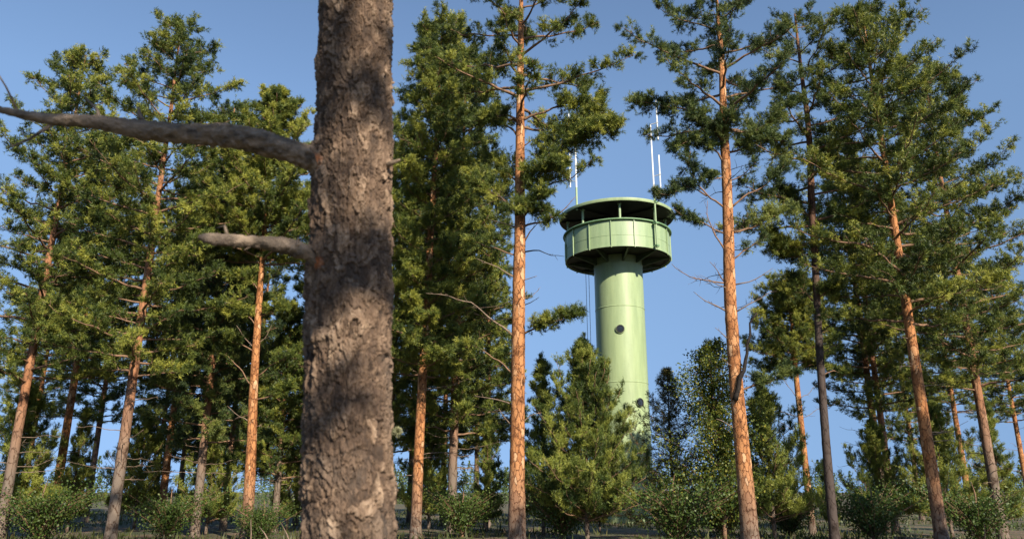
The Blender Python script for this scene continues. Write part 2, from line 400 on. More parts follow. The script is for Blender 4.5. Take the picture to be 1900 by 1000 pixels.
    def auto_crown(s, z0, z1, n, maxlen, prof='pine', rise=.35, ntw=12, twl=.45, nsh=9, tone=.5, mb=None, gaps=0, az=None, tvar=.12, r0=.035, leaf=.3, upb=.35, shl=.16, droop=0, ntop=0):
        rs = s.rs; own = mb is None
        if own: mb = MB()
        H = z1-z0
        for k in range(n):
            f = (k+rs.rand())/n
            z = z0+H*(f**1.3 if prof == 'young' else f)
            p, r = s.at(z)
            if prof == 'young': f = f**1.3
            if prof == 'pine': L = maxlen*(math.sin(math.pi*min(1, .28+.72*f)**1.0)**.7+.12)*(.6+.6*rs.rand())
            elif prof == 'cone': L = maxlen*((1-f)**.85+.06)*(.75+.4*rs.rand())
            elif prof == 'young': L = maxlen*((1-f)**1.0+.02)*(.5+.65*rs.rand())
            else: L = maxlen*(.9-.5*f)*(.6+.6*rs.rand())
            a = k*2.399+rs.rand()*.8 if az is None else az[0]+(az[1]-az[0])*rs.rand()
            rr = rise*(.4+1.1*f)*(1+(1.2*f if prof == 'young' else 0))
            if prof in ('cone', 'young'): rr = min(rr, .7*max(0, z1-z)/L+.02)
            h = np.array((math.cos(a), math.sin(a), 0))
            pts = [p, p+h*L*.35+np.array((0, 0, L*rr*.25-droop*L*.1)), p+h*L*.7+np.array((0, 0, L*rr*.55-droop*L*.25)), p+h*L+np.array((0, 0, L*rr-droop*L*.3))]
            s.limb(pts, min(r*.5, r0*(.5+L/maxlen*.6)), .006, leaf, max(3, int(ntw*(.4+.6*L/maxlen))), twl*(min(1, .16+1.1*L/maxlen) if prof in ('cone', 'young') else 1), nsh, mb=mb, tone=tone+rs.randn()*tvar, seg=5, upb=upb, shl=shl)
        if own: mb.build('branches', M['limb'], s.o, origin=s.base)

def smooth_interp(t, d, y):
    """Catmull-Rom through (d, y)"""
    m = np.gradient(y, d) if len(d) > 2 else np.array([(y[-1]-y[0])/(d[-1]-d[0])]*2)
    i = np.clip(np.searchsorted(d, t, side='right')-1, 0, len(d)-2)
    h = d[i+1]-d[i]; u = (t-d[i])/h
    return (2*u**3-3*u**2+1)*y[i]+(u**3-2*u**2+u)*h*m[i]+(-2*u**3+3*u**2)*y[i+1]+(u**3-u**2)*h*m[i+1]

def ground_z(x, y):
    p = np.stack((np.atleast_1d(x)*.03, np.atleast_1d(y)*.03, np.atleast_1d(x)*0), 1)
    return (fbm(p, 3, 4)*.5)*np.clip((np.hypot(np.atleast_1d(x), np.atleast_1d(y))-3)/20, 0, 1)
def gz(x, y): return float(ground_z(x, y)[0])

def copy_tree(o, label, loc, rz=0, sc=1.0, group=None):
    c = o.copy(); COL.objects.link(c); c.location = loc; c.rotation_euler = (0, 0, rz); c.scale = (sc, sc, sc)
    c['label'] = label
    if group: c['group'] = group
    elif 'group' in c.keys(): pass
    for ch in o.children:
        d = ch.copy(); COL.objects.link(d); d.parent = c
        for g in ch.children:
            e = g.copy(); COL.objects.link(e); e.parent = d
    return c

# ------------------------------------------------------------------ ground
def make_ground():
    n = 180
    u = np.linspace(-1, 1, n); c = np.sign(u)*np.abs(u)**3.2*1800
    X, Y = np.meshgrid(c, c); x = X.ravel(); y = Y.ravel()+20
    R = np.hypot(x, y)
    z = ground_z(x, y)*(1-np.clip((R-90)/60, 0, 1)) - np.clip((R-90)/200, 0, 1)*3.0
    z += fbm(np.stack((x*.8, y*.8, x*0), 1), 3, 8)*.06*(R < 60)
    f = [(i*n+j, i*n+j+1, (i+1)*n+j+1, (i+1)*n+j) for i in range(n-1) for j in range(n-1)]
    m = MB(); m.add(np.stack((x, y, z), 1), f)
    mt, t, o = newmat('forest_floor')
    tc = N(t, 'ShaderNodeTexCoord')
    n1 = N(t, 'ShaderNodeTexNoise', i_Scale=.5, i_Detail=8.0, i_Roughness=.7); t.links.new(tc.outputs['Object'], n1.inputs['Vector'])
    r = ramp(t, [(.35, (.04, .05, .018)), (.48, (.07, .075, .028)), (.56, (.13, .085, .05)), (.72, (.17, .12, .07))]); t.links.new(n1.outputs['Fac'], r.inputs[0])
    n2 = N(t, 'ShaderNodeTexNoise', i_Scale=9.0, i_Detail=6.0); t.links.new(tc.outputs['Object'], n2.inputs['Vector'])
    b = N(t, 'ShaderNodeBsdfPrincipled', i_Roughness=.9); t.links.new(r.outputs[0], b.inputs['Base Color'])
    bp = N(t, 'ShaderNodeBump', i_Strength=1.0, i_Distance=.08); t.links.new(n2.outputs['Fac'], bp.inputs['Height']); t.links.new(bp.outputs[0], b.inputs['Normal'])
    t.links.new(b.outputs[0], o.inputs[0])
    g = m.build('ground', mt); g['kind'] = 'structure'
make_ground()

# ------------------------------------------------------------------ observation tower
TY = 40.0
TX = P(1144, 430, TY)[0]
def zf(y, Y): return float(P(950, y, Y)[2])
def make_tower():
    o = bpy.data.objects.new('observation_tower', None); COL.objects.link(o); g0 = gz(TX, TY); o.location = (TX, TY, g0)
    o['label'] = 'pale green steel lookout tower with a round roofed platform on a thick shaft'; o['category'] = 'tower'
    def B(m, name, mat, par=o, smooth=True, auto=35, loc=None):
        ob = m.build(name, mat, par, smooth, auto=auto); return ob
    Rp = 2.87; Zb = zf(457, TY-Rp)-g0; Zt = zf(409.5, TY-Rp)-g0; Rr = 3.18; Zr = zf(373.5, TY-Rr)-g0
    r = 1.325
    # shaft with weld seams
    zs1 = zf(568, TY-r)-g0; zs2 = zf(709, TY-r)-g0
    seams = [zs1, zs2]; k = zs1-zs2
    z = zs2-k
    while z > .6: seams.append(z); z -= k
    prof = [(r+.09, -.3), (r+.09, .25), (r+.004, .3)]
    for zz in sorted(seams): prof += [(r, zz-.035), (r+.016, zz-.012), (r+.016, zz+.012), (r, zz+.035)]
    prof += [(r, Zb-.42), (r+.02, Zb-.40), (r+.02, Zb-.36), (r, Zb-.34), (r, Zb+.3)]
    m = MB(); m.lathe(prof, 128, closed=False); shaft = B(m, 'shaft', M['green'], auto=25)
    # longitudinal weld, a thin strip on each course
    # portholes
    ports = [(-9, zf(612, TY-r)-g0), (29, zf(748, TY-r*.9)-g0)]
    dz = ports[0][1]-ports[1][1]
    ports += [(67, ports[1][1]-dz), (105, ports[1][1]-2*dz)]
    for a, z in ports:
        if z < 1: continue
        a = math.radians(a); n = Vector((math.sin(a), -math.cos(a), 0)); c = n*(r+.0)+Vector((0, 0, z))
        q = Vector((0, 0, 1)).rotation_difference(n)
        def ring(prof, seg=40):
            v = []; f = []
            for rr, h in prof:
                for j in range(seg):
                    t = j*2*math.pi/seg; w = q @ Vector((rr*math.cos(t), rr*math.sin(t), h)); v.append(tuple(c+w))
            nn = len(prof)
            for i in range(nn-1):
                for j in range(seg): f.append((i*seg+j, i*seg+(j+1) % seg, (i+1)*seg+(j+1) % seg, (i+1)*seg+j))
            return v, f, seg, nn
        v, f, seg, nn = ring([(.25, -.06), (.25, .05), (.235, .065), (.215, .065), (.20, .03)])
        mm = MB(); mm.add(v, f); fr = B(mm, 'porthole', M['green'], shaft)
        v, f, seg, nn = ring([(.217, .03), (.217, .075), (.20, .085), (.165, .085), (.155, .055)])
        mm = MB(); mm.add(v, f); ga = B(mm, 'porthole_gasket', M['gasket'], shaft)
        v, f, seg, nn = ring([(.16, .058), (.10, .062), (.04, .065), (.002, .066)])
        mm = MB(); mm.add(v, f); B(mm, 'porthole_glass', M['glass'], shaft)
    # platform floor
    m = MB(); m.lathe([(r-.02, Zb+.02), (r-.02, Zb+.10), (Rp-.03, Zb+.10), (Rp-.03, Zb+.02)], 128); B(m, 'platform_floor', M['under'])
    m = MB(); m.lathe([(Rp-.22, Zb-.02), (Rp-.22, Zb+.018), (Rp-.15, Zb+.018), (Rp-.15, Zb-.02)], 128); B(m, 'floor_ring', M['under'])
    for k in range(10):
        a = math.radians(-90+4+36*k); ca, sa = math.cos(a), math.sin(a)
        m = MB(); pts = [(r-.01, Zb-.38), (r+.12, Zb-.38), (Rp-.3, Zb-.06), (Rp-.12, Zb-.06), (Rp-.12, Zb+.015), (r-.01, Zb+.015)]
        v = []
        for s_ in (-.045, .045):
            for rr, zz in pts: v.append((rr*ca-s_*sa, rr*sa+s_*ca, zz))
        n = len(pts); f = [tuple(range(n))[::-1], tuple(range(n, 2*n))]+[(i, (i+1) % n, n+(i+1) % n, n+i) for i in range(n)]
        m.add(v, f); B(m, 'bracket', M['bracket'], smooth=False, auto=None)
    # parapet: sheet ring in two courses
    Zm = Zb+(Zt-Zb)*.40
    par = MB(); par.lathe([(Rp, Zb), (Rp, Zm-.012), (Rp-.012, Zm-.008), (Rp-.012, Zm+.008), (Rp, Zm+.012), (Rp, Zt), (Rp-.05, Zt), (Rp-.05, Zb)], 128)
    parapet = B(par, 'parapet', M['green_panel'], auto=25)
    m = MB(); m.lathe([(Rp+.003, Zb-.05), (Rp+.035, Zb-.05), (Rp+.035, Zb+.03), (Rp+.003, Zb+.03)], 128); B(m, 'bottom_band', M['green_panel'])
    m = MB(); m.lathe([(Rp-.10, Zt+.004), (Rp+.13, Zt+.004), (Rp+.14, Zt+.03), (Rp+.13, Zt+.07), (Rp-.10, Zt+.07)], 128); B(m, 'handrail', M['rail'])
    for k in range(15):
        a = math.radians(10+24*k); x, y = math.sin(a), -math.cos(a)
        m = MB(); m.box((x*(Rp+.04), y*(Rp+.04), (Zb+Zt)/2-.05), .04, .055, Zt-Zb+.10, a); B(m, 'parapet_rib', M['green_panel'], smooth=False, auto=None)
    # stiffener mid-panel seams: shallow vertical folds drawn by geometry on alternate panels
    # roof: shallow cone with fascia, dark soffit, beams
    m = MB(); m.lathe([(Rr-.02, Zr), (Rr, Zr), (Rr+.02, Zr+.05), (Rr+.02, Zr+.15), (Rr-.05, Zr+.19), (1.5, Zr+.62), (.25, Zr+.86), (.002, Zr+.88), (.002, Zr+.80), (1.5, Zr+.50), (Rr-.08, Zr+.08)], 128)
    B(m, 'roof', M['green'])
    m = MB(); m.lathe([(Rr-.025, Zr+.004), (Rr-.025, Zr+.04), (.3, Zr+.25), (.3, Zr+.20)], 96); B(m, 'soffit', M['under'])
    for k in range(8):
        a = math.radians(-4+45*k); x, y = math.sin(a), -math.cos(a); R0 = Rp-.16
        m = MB(); m.tube([(x*R0, y*R0, Zb+.1), (x*R0, y*R0, Zr+.03)], .065, 14); m.box((x*R0, y*R0, Zr-.03), .2, .2, .03, a)
        B(m, 'roof_post', M['green_panel'])
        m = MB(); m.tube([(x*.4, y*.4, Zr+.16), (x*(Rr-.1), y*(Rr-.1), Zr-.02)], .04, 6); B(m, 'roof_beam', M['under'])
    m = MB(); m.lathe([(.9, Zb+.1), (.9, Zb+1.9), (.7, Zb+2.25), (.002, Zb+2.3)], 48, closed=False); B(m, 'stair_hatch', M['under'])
    # antennas: mast with side dipoles
    def antenna(px, y0, py0, y1, Ya, rad, dip):
        a = P(px, y0, Ya); b = P(px, y1, Ya); lx, ly = a[0]-TX, Ya-TY
        z0 = a[2]-g0; z1 = P(px, y1, Ya)[2]-g0; zw = P(px, py0, Ya)[2]-g0
        m = MB(); m.tube([(lx, ly, z0), (lx, ly, zw)], rad, 10)
        mast = B(m, 'antenna', M['green_panel'])
        m = MB(); m.tube([(lx, ly, zw-.004), (lx, ly, z1)], rad*.85, 10); B(m, 'antenna_tube', M['white'], mast)
        for (dx, ya, yb, arms) in dip:
            x = lx+dx; za = P(px, ya, Ya)[2]-g0; zb = P(px, yb, Ya)[2]-g0
            m = MB(); m.tube([(x, ly, za), (x, ly, zb)], .038, 10); B(m, 'dipole', M['white'], mast)
            for yy in arms:
                z = P(px, yy, Ya)[2]-g0
                m = MB(); m.tube([(lx, ly, z-.05), (x, ly, z+.06)], .022, 8); m.box((x, ly, z+.06), .1, .1, .08); B(m, 'dipole_arm', M['steel'], mast)
        return lx, ly
    lx, ly = antenna(1219.5, 462, 354, 234, TY-(Rp+.41)*math.cos(math.radians(36.5)), .05, [(.38, 188, 262, (232,)), (.36, 290, 351, (328,))])
    for zz in (Zb+.05, Zt-.1, Zr+.1):
        k_ = (Rp if zz < Zr else Rr)
        d = math.hypot(lx, ly); m = MB(); m.tube([(lx*.87, ly*.87, zz), (lx*1.02, ly*1.02, zz)], .04, 8); m.box((lx, ly, zz), .19, .19, .1, math.radians(36.5)); B(m, 'mast_clamp', M['rail'])
    antenna(1070.5, 392, 350, 214, TY-1.9, .055, [(-.33, 214, 262, (232,)), (-.33, 286, 350, (298, 338))])
    # pipe at the left of the platform
    m = MB(); p = P(1049, 455, TY-.3); q = P(1049, 486, TY-.3)
    m.tube([(p[0]-TX, -.3, p[2]-g0), (p[0]-TX, -.3, q[2]-g0)], .045, 10); m.tube([(p[0]-TX, -.3, p[2]-g0-.1), (p[0]-TX+.2, -.25, p[2]-g0-.1)], .03, 8); B(m, 'drain_pipe', M['green_panel'])
    # cables down from the platform
    for px, Yc in ((1087, TY+1.6), (1092.5, TY+1.3)):
        a = P(px, 512, Yc); xx = a[0]-TX
        m = MB(); m.tube([(xx, Yc-TY, Zb+.03), (xx, Yc-TY, -.2)], .014, 6); B(m, 'cable', M['cable'])
make_tower()

# ------------------------------------------------------------------ the big foreground trunk
def make_big():
    YB = 4.2
    rows = [(-700, 672, 120), (-300, 666, 126), (0, 662, 131), (184, 659, 137), (300, 655, 143), (400, 651.5, 147), (520, 649, 150), (640, 646, 156), (824, 645.5, 161), (1000, 646, 170), (1160, 646, 176)]
    pts = []; rad = []
    for y, x, w in rows:
        p = P(x, y, YB); pts.append(p); rad.append(wid(w, p)/2)
    pts = np.array(pts)[::-1]; rad = np.array(rad)[::-1]
    bx = pts[0][0]
    pts = np.concatenate(([[bx-.02, YB, -.15], [bx-.015, YB, .12]], pts)); rad = np.concatenate(([rad[0]*1.5, rad[0]*1.18], rad))
    top = pts[-1]
    pts = np.concatenate((pts, [[top[0]+.05, YB, 11.5], [top[0]+.15, YB+.1, 15.5]])); rad = np.concatenate((rad, [rad[-1]*.72, .04]))
    base = np.array((bx, YB, 0.0))
    T = Tree('old_pine_tree', base, 'thick rough-barked pine trunk close in front, with two bare grey branches on its left', 'tree', 91)
    d = pts[:, 2]
    # fine part z 0..6.2, coarse part above
    zz = np.concatenate((np.linspace(-.15, .7, 60), np.linspace(.7, 5.6, 1150)[1:], np.linspace(5.6, 15.5, 140)[1:]))
    seg = 440
    cx = smooth_interp(zz, d, pts[:, 0]); cy = smooth_interp(zz, d, pts[:, 1]); rr = np.interp(zz, d, rad)
    T.tp = np.stack((cx, cy, zz), 1); T.tr = rr
    th = np.arange(seg)*2*math.pi/seg
    C, Sn = np.cos(th), np.sin(th)
    n = len(zz)
    q = np.stack((C[None]*.235+zz[:, None]*0, Sn[None]*.235+zz[:, None]*0, np.broadcast_to(zz[:, None], (n, seg))), 2).reshape(-1, 3)
    warp = np.stack((fbm(q*np.array((5, 5, 3)), 3, 11), fbm(q*np.array((5, 5, 3)), 3, 23), fbm(q*np.array((4, 4, 4)), 3, 31)), 1)
    w = q*np.array((8.5, 8.5, 4.2))+warp*np.array((1.1, 1.1, 1.1))
    f1, f2, idh, off = cells(w, 5)
    w2 = q*np.array((24., 24., 10.))+warp*1.6
    g1, g2, idg, offg = cells(w2, 45)
    edge = f2-f1
    fz = fbm(q*np.array((17, 17, 7)), 4, 61)
    t1 = q[:, 2]*4.5+idh*3.1+fz*2.6+warp[:, 0]*2
    s1 = 1-(t1-np.floor(t1)); s1 = s1**.7*np.clip((t1-np.floor(t1))*9, 0, 1)
    id1 = _h(np.floor(t1).astype(np.int64), (idh*997).astype(np.int64), np.zeros(len(t1), np.int64), 9)
    t2 = q[:, 2]*11+idg*3.7+fbm(q*np.array((40, 40, 17)), 3, 63)*2.2
    s2 = 1-(t2-np.floor(t2)); s2 = s2*np.clip((t2-np.floor(t2))*6, 0, 1)
    id2 = _h(np.floor(t2).astype(np.int64), (idg*997).astype(np.int64), np.zeros(len(t1), np.int64), 19)
    # plates: lower edge of each stands proud (off z < 0), upper edge sinks under the one above
    plate = np.clip(edge*3.2, 0, 1)
    lift = np.clip(-off[:, 2]*1.0+.35, 0, 1.2)
    hgt = s1*.55*(.3+.9*id1)+.42*s2*(.3+id2)+.35*np.clip(edge*4, 0, 1)*idh+.35*fbm(q*np.array((30, 30, 14)), 4, 70)
    big = fbm(q*np.array((3.2, 3.2, 1.5)), 3, 3)
    k = rr/.235
    disp = ((hgt-.5)*.037+big*.014)
    crack = np.clip(1-(t1-np.floor(t1))*9, 0, 1)*.55+np.clip(1-edge*9, 0, 1)*.35*(fz > 0)+np.clip(1-(t2-np.floor(t2))*6, 0, 1)*.3
    ang = np.broadcast_to(th[None], (n, seg)).reshape(-1); zf_ = q[:, 2]
    fresh = np.zeros(len(q))
    W = np.stack((cx[:, None]+C[None]*rr[:, None], cy[:, None]+Sn[None]*rr[:, None], np.broadcast_to(zz[:, None], (n, seg))), 2).reshape(-1, 3)
    # swellings round the two branch roots, a stub and old scars
    def bump(px, py, w_, amp, fr=0, rx=1, cr=0):
        nonlocal disp, fresh, crack
        c0 = P(px, py, YB-.05)
        dx = (px-rows_center(py))/(rows_w(py)/2); dx = max(-.97, min(.97, dx))
        i = np.searchsorted(zz, c0[2]); i = min(i, n-1)
        c = np.array((cx[i]+dx*rr[i], cy[i]-math.sqrt(1-dx*dx)*rr[i], c0[2]))
        dd = np.linalg.norm((W-c)*np.array((1, 1, 1/rx)), axis=1)/w_
        g = np.exp(-dd**2)
        disp = disp+amp*g
        if fr: fresh = np.maximum(fresh, fr*np.clip(1.6*g-.4+.3*warp[:, 0], 0, 1))
        if cr: crack = np.maximum(crack, cr*g)
    def rows_center(y): return np.interp(y, [r_[0] for r_ in rows], [r_[1] for r_ in rows])
    def rows_w(y): return np.interp(y, [r_[0] for r_ in rows], [r_[2] for r_ in rows])
    bump(600, 296, .075, .045, 0, 1.1); bump(604, 318, .05, .01, 1.0)
    bump(600, 480, .06, .035, 0, 1.1); bump(606, 503, .04, .008, .9)
    bump(722, 306, .035, .02)
    bump(575, 655, .04, -.02, cr=.9); bump(590, 668, .03, -.015, cr=.9); bump(612, 640, .05, .02)
    bump(718, 655, .03, .028); bump(707, 676, .014, -.012, cr=1); bump(711, 700, .012, -.012, cr=1)
    for yy, xx in ((355, 690), (560, 640), (610, 665)): bump(xx, yy, .05, .012, rx=.6)
    Rr = (np.repeat(rr, seg)+disp*np.minimum(1, np.repeat(rr, seg)/.2))
    V = np.stack((np.repeat(cx, seg)+Rr*np.tile(C, n), np.repeat(cy, seg)+Rr*np.tile(Sn, n), q[:, 2]-lift*plate*.006), 1)-base
    I = np.arange(n-1)[:, None]*seg; J = np.arange(seg)[None]; J2 = (J+1) % seg
    F = np.stack((I+J, I+J2, I+seg+J2, I+seg+J), 2).reshape(-1)
    me = bpy.data.meshes.new('trunk'); me.vertices.add(len(V)); me.vertices.foreach_set('co', V.astype(np.float32).ravel())
    me.loops.add(len(F)); me.loops.foreach_set('vertex_index', F.astype(np.int32))
    me.polygons.add(len(F)//4); me.polygons.foreach_set('loop_start', (np.arange(len(F)//4)*4).astype(np.int32))
    me.polygons.foreach_set('use_smooth', np.ones(len(F)//4, dtype=bool)); me.update(calc_edges=True)
    for nm, a in (('plate', .42*id1+.3*id2+.55*(fz+.5)*.5), ('crack', crack), ('fresh', fresh)):
        at = me.attributes.new(nm, 'FLOAT', 'POINT'); at.data.foreach_set('value', np.clip(a, 0, 1).astype(np.float32))
    me.materials.append(M['big'])
    o = bpy.data.objects.new('trunk', me); COL.objects.link(o); o.parent = T.o
    # the two branches
    def branch(rowsb, label, seed, twigs):
        pp = []; rb = []
        for x, y, w_, Y in rowsb: p = P(x, y, Y); pp.append(p); rb.append(wid(w_, p)/2)
        pp = np.array(pp); rb = np.array(rb)
        d_ = np.concatenate(([0], np.cumsum(np.linalg.norm(np.diff(pp, axis=0), axis=1)))); t = np.linspace(0, d_[-1], 420)
        qq = np.stack([smooth_interp(t, d_, pp[:, k_]) for k_ in range(3)], 1); r_ = np.interp(t, d_, rb)
        r_ = r_*(1+.20*fbm(np.stack((t*6, t*0, t*0+seed), 1), 3, seed)+.35*np.exp(-(t/.09)**2))
        m = MB(); m.tube(qq, r_, 72, disp=.30, dsc=40, seed=seed)
        b = m.build('branch', M['grey_branch'], T.o, origin=base); b['label'] = label
        rs = RS(seed)
        for (u, dx, dz, l) in twigs:
            i = int(u*419); p = qq[i]; dr = unit(np.array((dx, rs.randn()*.25, dz)))
            m = MB(); m.tube([p, p+dr*l*.5+rs.randn(3)*.02, p+dr*l], [r_[i]*.35, r_[i]*.22, .003], 8, disp=.15, dsc=30)
            m.build('twig', M['grey_branch'], b, origin=base)
        return b
    branch([(622, 312, 54, 4.12), (592, 303, 50, 4.08), (556, 289, 44, 4.03), (500, 271, 46, 3.98), (440, 257, 41, 3.93), (357, 251, 38, 3.88), (260, 243, 33, 3.82), (170, 228, 24, 3.78), (80, 222, 19, 3.75), (10, 208, 14, 3.72), (-90, 180, 6, 3.7)],
           'upper bare grey branch, thick and long', 3, [(.2, .1, .9, .06), (.38, -.5, -.8, .07), (.5, -.4, .9, .16), (.62, -.6, .8, .25), (.72, -.7, -.6, .3), (.82, -.5, .9, .35), (.9, -.8, -.5, .3)])
    branch([(622, 500, 42, 4.12), (600, 489, 37, 4.08), (572, 473, 31, 4.02), (520, 457, 29, 3.95), (470, 451, 26, 3.88), (430, 448, 25, 3.82), (398, 446, 24, 3.78), (382, 444, 19, 3.76), (368, 441, 8, 3.75)],
           'lower bare grey branch, shorter, broken at its end', 8, [(.35, .3, .8, .07), (.6, -.6, -.7, .09), (.8, -.7, .6, .12)])
    m = MB(); p0 = P(712, 312, 4.13); p1 = P(727, 305, 4.1); p2 = P(742, 299, 4.06)
    m.tube([p0, p1, p2], [.022, .014, .007], 10, disp=.2, dsc=40); b = m.build('branch_stub', M['grey_branch'], T.o, origin=base)
    # lichen tufts on the right edge
    for px, py, n_, r_ in ((737, 803, 420, .028), (722, 655, 160, .015)):
        rs = RS(int(px)); c = P(px, py, 4.22); dd = unit(rs.randn(n_, 3)); ll = r_*(.4+.8*rs.rand(n_, 1))
        sd = unit(rs.randn(n_, 3))*.0035; a = c+dd*ll*.15-sd; b_ = c+dd*ll*.15+sd; tp = c+dd*ll
        v = np.stack((a, b_, tp+sd, tp-sd), 1).reshape(-1, 3)-base
        tri_mesh('lichen', v, M['lichen'], T.o, rs.rand(n_), per=4)
    # crown high above the frame
    T.auto_crown(9.5, 15.2, 22, 2.6, ntw=10, nsh=8, tone=.5, r0=.05)
    T.crown(12, .09, .014)
make_big()

# ------------------------------------------------------------------ hero pines
def stem_from_px(px, Y, top_z, r_top=.03, lean=(0, 0)):
    """px: list of (x, y, width) from low to high in the picture; extends to the ground and to top_z"""
    pts = [P(x, y, Y) for x, y, w in px]; rad = [wid(w, p)/2 for (x, y, w), p in zip(px, pts)]
    g = gz(pts[0][0], Y)
    s = (pts[1][0]-pts[0][0])/(pts[1][2]-pts[0][2]); bx = pts[0][0]-s*.5*(pts[0][2]-g)
    base = np.array((bx, Y, g))
    P_ = [base+np.array((0, 0, -.1)), base+np.array((0, 0, .4))]+pts
    R_ = [rad[0]*1.55, rad[0]*1.2]+rad
    t = pts[-1]
    if top_z > t[2]+.3: P_ += [np.array((t[0]+lean[0]*.5, Y, (t[2]+top_z)/2)), np.array((t[0]+lean[0], Y+lean[1], top_z))]; R_ += [(rad[-1]+r_top)/2, r_top]
    return base, P_, R_
def L3(px, Y0, dY=0.0):
    n = len(px); return [P(x, y, Y0+dY*i/(n-1)) for i, (x, y) in enumerate(px)]

# centre pine
Y1 = 20.0
base, pp, rr_ = stem_from_px([(960, 824, 27), (961, 740, 26), (962, 640, 25), (963, 520, 23), (964, 420, 20), (965, 300, 18), (966, 190, 15), (967, 90, 12)], Y1, 17.5)
T = Tree('pine_tree', base, 'sunlit orange-barked pine just left of the green tower, with dead stubs low down', 'tree', 11)
T.trunk(pp, rr_, M['bark'], 28, .07, 9, 260)
def hl(px, r, dY=0, **kw): T.limb(L3(px, Ycur, dY), r, **kw)
Ycur = Y1
hl([(969, 226), (1000, 213), (1035, 203), (1075, 197), (1120, 190)], .045, -.6, leaf=.4, ntw=26, twl=.5, nsh=11, tone=.55)
hl([(969, 275), (990, 262), (1003, 258)], .022, -.3, leaf=.6, ntw=3, twl=.2)
hl([(970, 345), (1000, 312), (1030, 285), (1070, 262), (1110, 245), (1140, 238)], .05, -1.2, leaf=.22, ntw=60, twl=.62, nsh=12, tone=.55)
hl([(1030, 285), (1055, 255), (1085, 225), (1120, 212)], .03, -.8, leaf=.15, ntw=34, twl=.5, nsh=11, tone=.6)
hl([(970, 405), (1000, 370), (1020, 346), (1055, 335), (1085, 315), (1105, 288)], .04, -.9, leaf=.3, ntw=12, twl=.35, nsh=7, tone=.5)
hl([(970, 390), (990, 350), (1010, 320), (1040, 305)], .035, -1.3, leaf=.2, ntw=22, twl=.42, nsh=10, tone=.55)
hl([(970, 424), (1005, 413), (1045, 394), (1068, 366)], .036, -.3, leaf=None, ntw=5, twl=.3)
hl([(970, 456), (985, 432), (1003, 413)], .03, -.3, leaf=None, ntw=3, twl=.3)
hl([(970, 350), (985, 325), (1010, 318), (1040, 322)], .03, -1.1, leaf=.1, ntw=22, twl=.4, nsh=9, tone=.55)
hl([(968, 410), (990, 380), (1015, 362)], .028, -1.0, leaf=.15, ntw=18, twl=.36, nsh=9, tone=.5)
hl([(966, 400), (985, 392), (1010, 396), (1030, 410)], .025, -1.0, leaf=.2, ntw=16, twl=.36, nsh=9, tone=.45)
hl([(963, 395), (955, 388), (950, 392)], .02, -1.0, leaf=.2, ntw=9, twl=.3, nsh=9, tone=.45)
hl([(968, 470), (990, 467), (1015, 474), (1046, 478)], .026, -.2, leaf=None, ntw=4, twl=.22, mat=M['deadblack'], name='dead_branch')
hl([(966, 523), (982, 519), (996, 515)], .017, -.2, mat=M['dead'], name='dead_branch', ntw=2, twl=.1)
hl([(967, 570), (982, 564), (1000, 553)], .017, -.2, mat=M['deadblack'], name='dead_branch', ntw=2, twl=.1)
hl([(968, 623), (1000, 607), (1038, 597), (1076, 586)], .034, -.5, leaf=.15, ntw=26, twl=.34, nsh=9, tone=.45)
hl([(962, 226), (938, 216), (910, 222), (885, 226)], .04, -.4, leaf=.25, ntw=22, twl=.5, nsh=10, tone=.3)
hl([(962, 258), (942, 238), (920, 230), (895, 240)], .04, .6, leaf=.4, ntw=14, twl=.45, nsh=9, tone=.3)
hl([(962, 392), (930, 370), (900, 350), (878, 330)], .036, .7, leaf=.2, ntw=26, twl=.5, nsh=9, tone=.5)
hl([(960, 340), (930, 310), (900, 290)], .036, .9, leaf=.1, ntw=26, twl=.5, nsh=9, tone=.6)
hl([(956, 424), (930, 416), (908, 411)], .02, .1, leaf=None, ntw=3, twl=.2, name='dead_branch', mat=M['dead'])
hl([(957, 476), (925, 463), (885, 455), (858, 450)], .026, .3, leaf=.6, ntw=9, twl=.35, nsh=6, tone=.5)
hl([(955, 516), (918, 496), (883, 480)], .026, -.3, leaf=None, ntw=4, twl=.25, name='dead_branch', mat=M['dead'])
hl([(952, 626), (905, 590), (865, 562), (820, 548), (790, 545)], .03, -.8, leaf=None, ntw=6, twl=.35, name='dead_branch', mat=M['dead'], label='long dead branch reaching up to the left')
hl([(950, 694), (918, 668), (885, 650), (850, 640)], .026, .3, leaf=.5, ntw=9, twl=.35, nsh=6)
hl([(950, 752), (915, 742), (880, 738)], .022, .3, leaf=None, ntw=4, twl=.3, name='dead_branch', mat=M['dead'])
hl([(948, 790), (935, 775), (925, 760)], .018, -.1, leaf=None, ntw=2, twl=.2, name='dead_branch', mat=M['dead'])
hl([(966, 790), (985, 772), (1005, 768)], .018, -.1, leaf=None, ntw=2, twl=.2, name='dead_branch', mat=M['dead'])
T1_ = T
T.auto_crown(11.8, 17.3, 26, 2.6, ntw=14, nsh=10, tone=.5, r0=.05)
T.crown(22, .085, .010)

# right pine
base, pp, rr_ = stem_from_px([(1376, 824, 27), (1368, 740, 25), (1360, 640, 23), (1354, 540, 22), (1351, 440, 20), (1348, 340, 18), (1345, 260, 16), (1342, 190, 13), (1340, 110, 11)], Y1, 16.5)
T = Tree('pine_tree', base, 'sunlit orange-barked pine to the right of the tower with bare twiggy limbs', 'tree', 23, needle='needle_cool')
T.trunk(pp, rr_, M['bark'], 28, .09, 9, 260)
hl([(1340, 262), (1310, 228), (1270, 206), (1225, 198), (1180, 190)], .045, -.6, leaf=.25, ntw=34, twl=.5, nsh=10, tone=.45)
hl([(1343, 305), (1320, 278), (1290, 262), (1252, 276)], .034, -.5, leaf=.2, ntw=26, twl=.36, nsh=10, tone=.4)
hl([(1345, 388), (1312, 366), (1290, 338), (1276, 300), (1280, 280)], .034, -.3, leaf=.35, ntw=16, twl=.34, nsh=8, tone=.3)
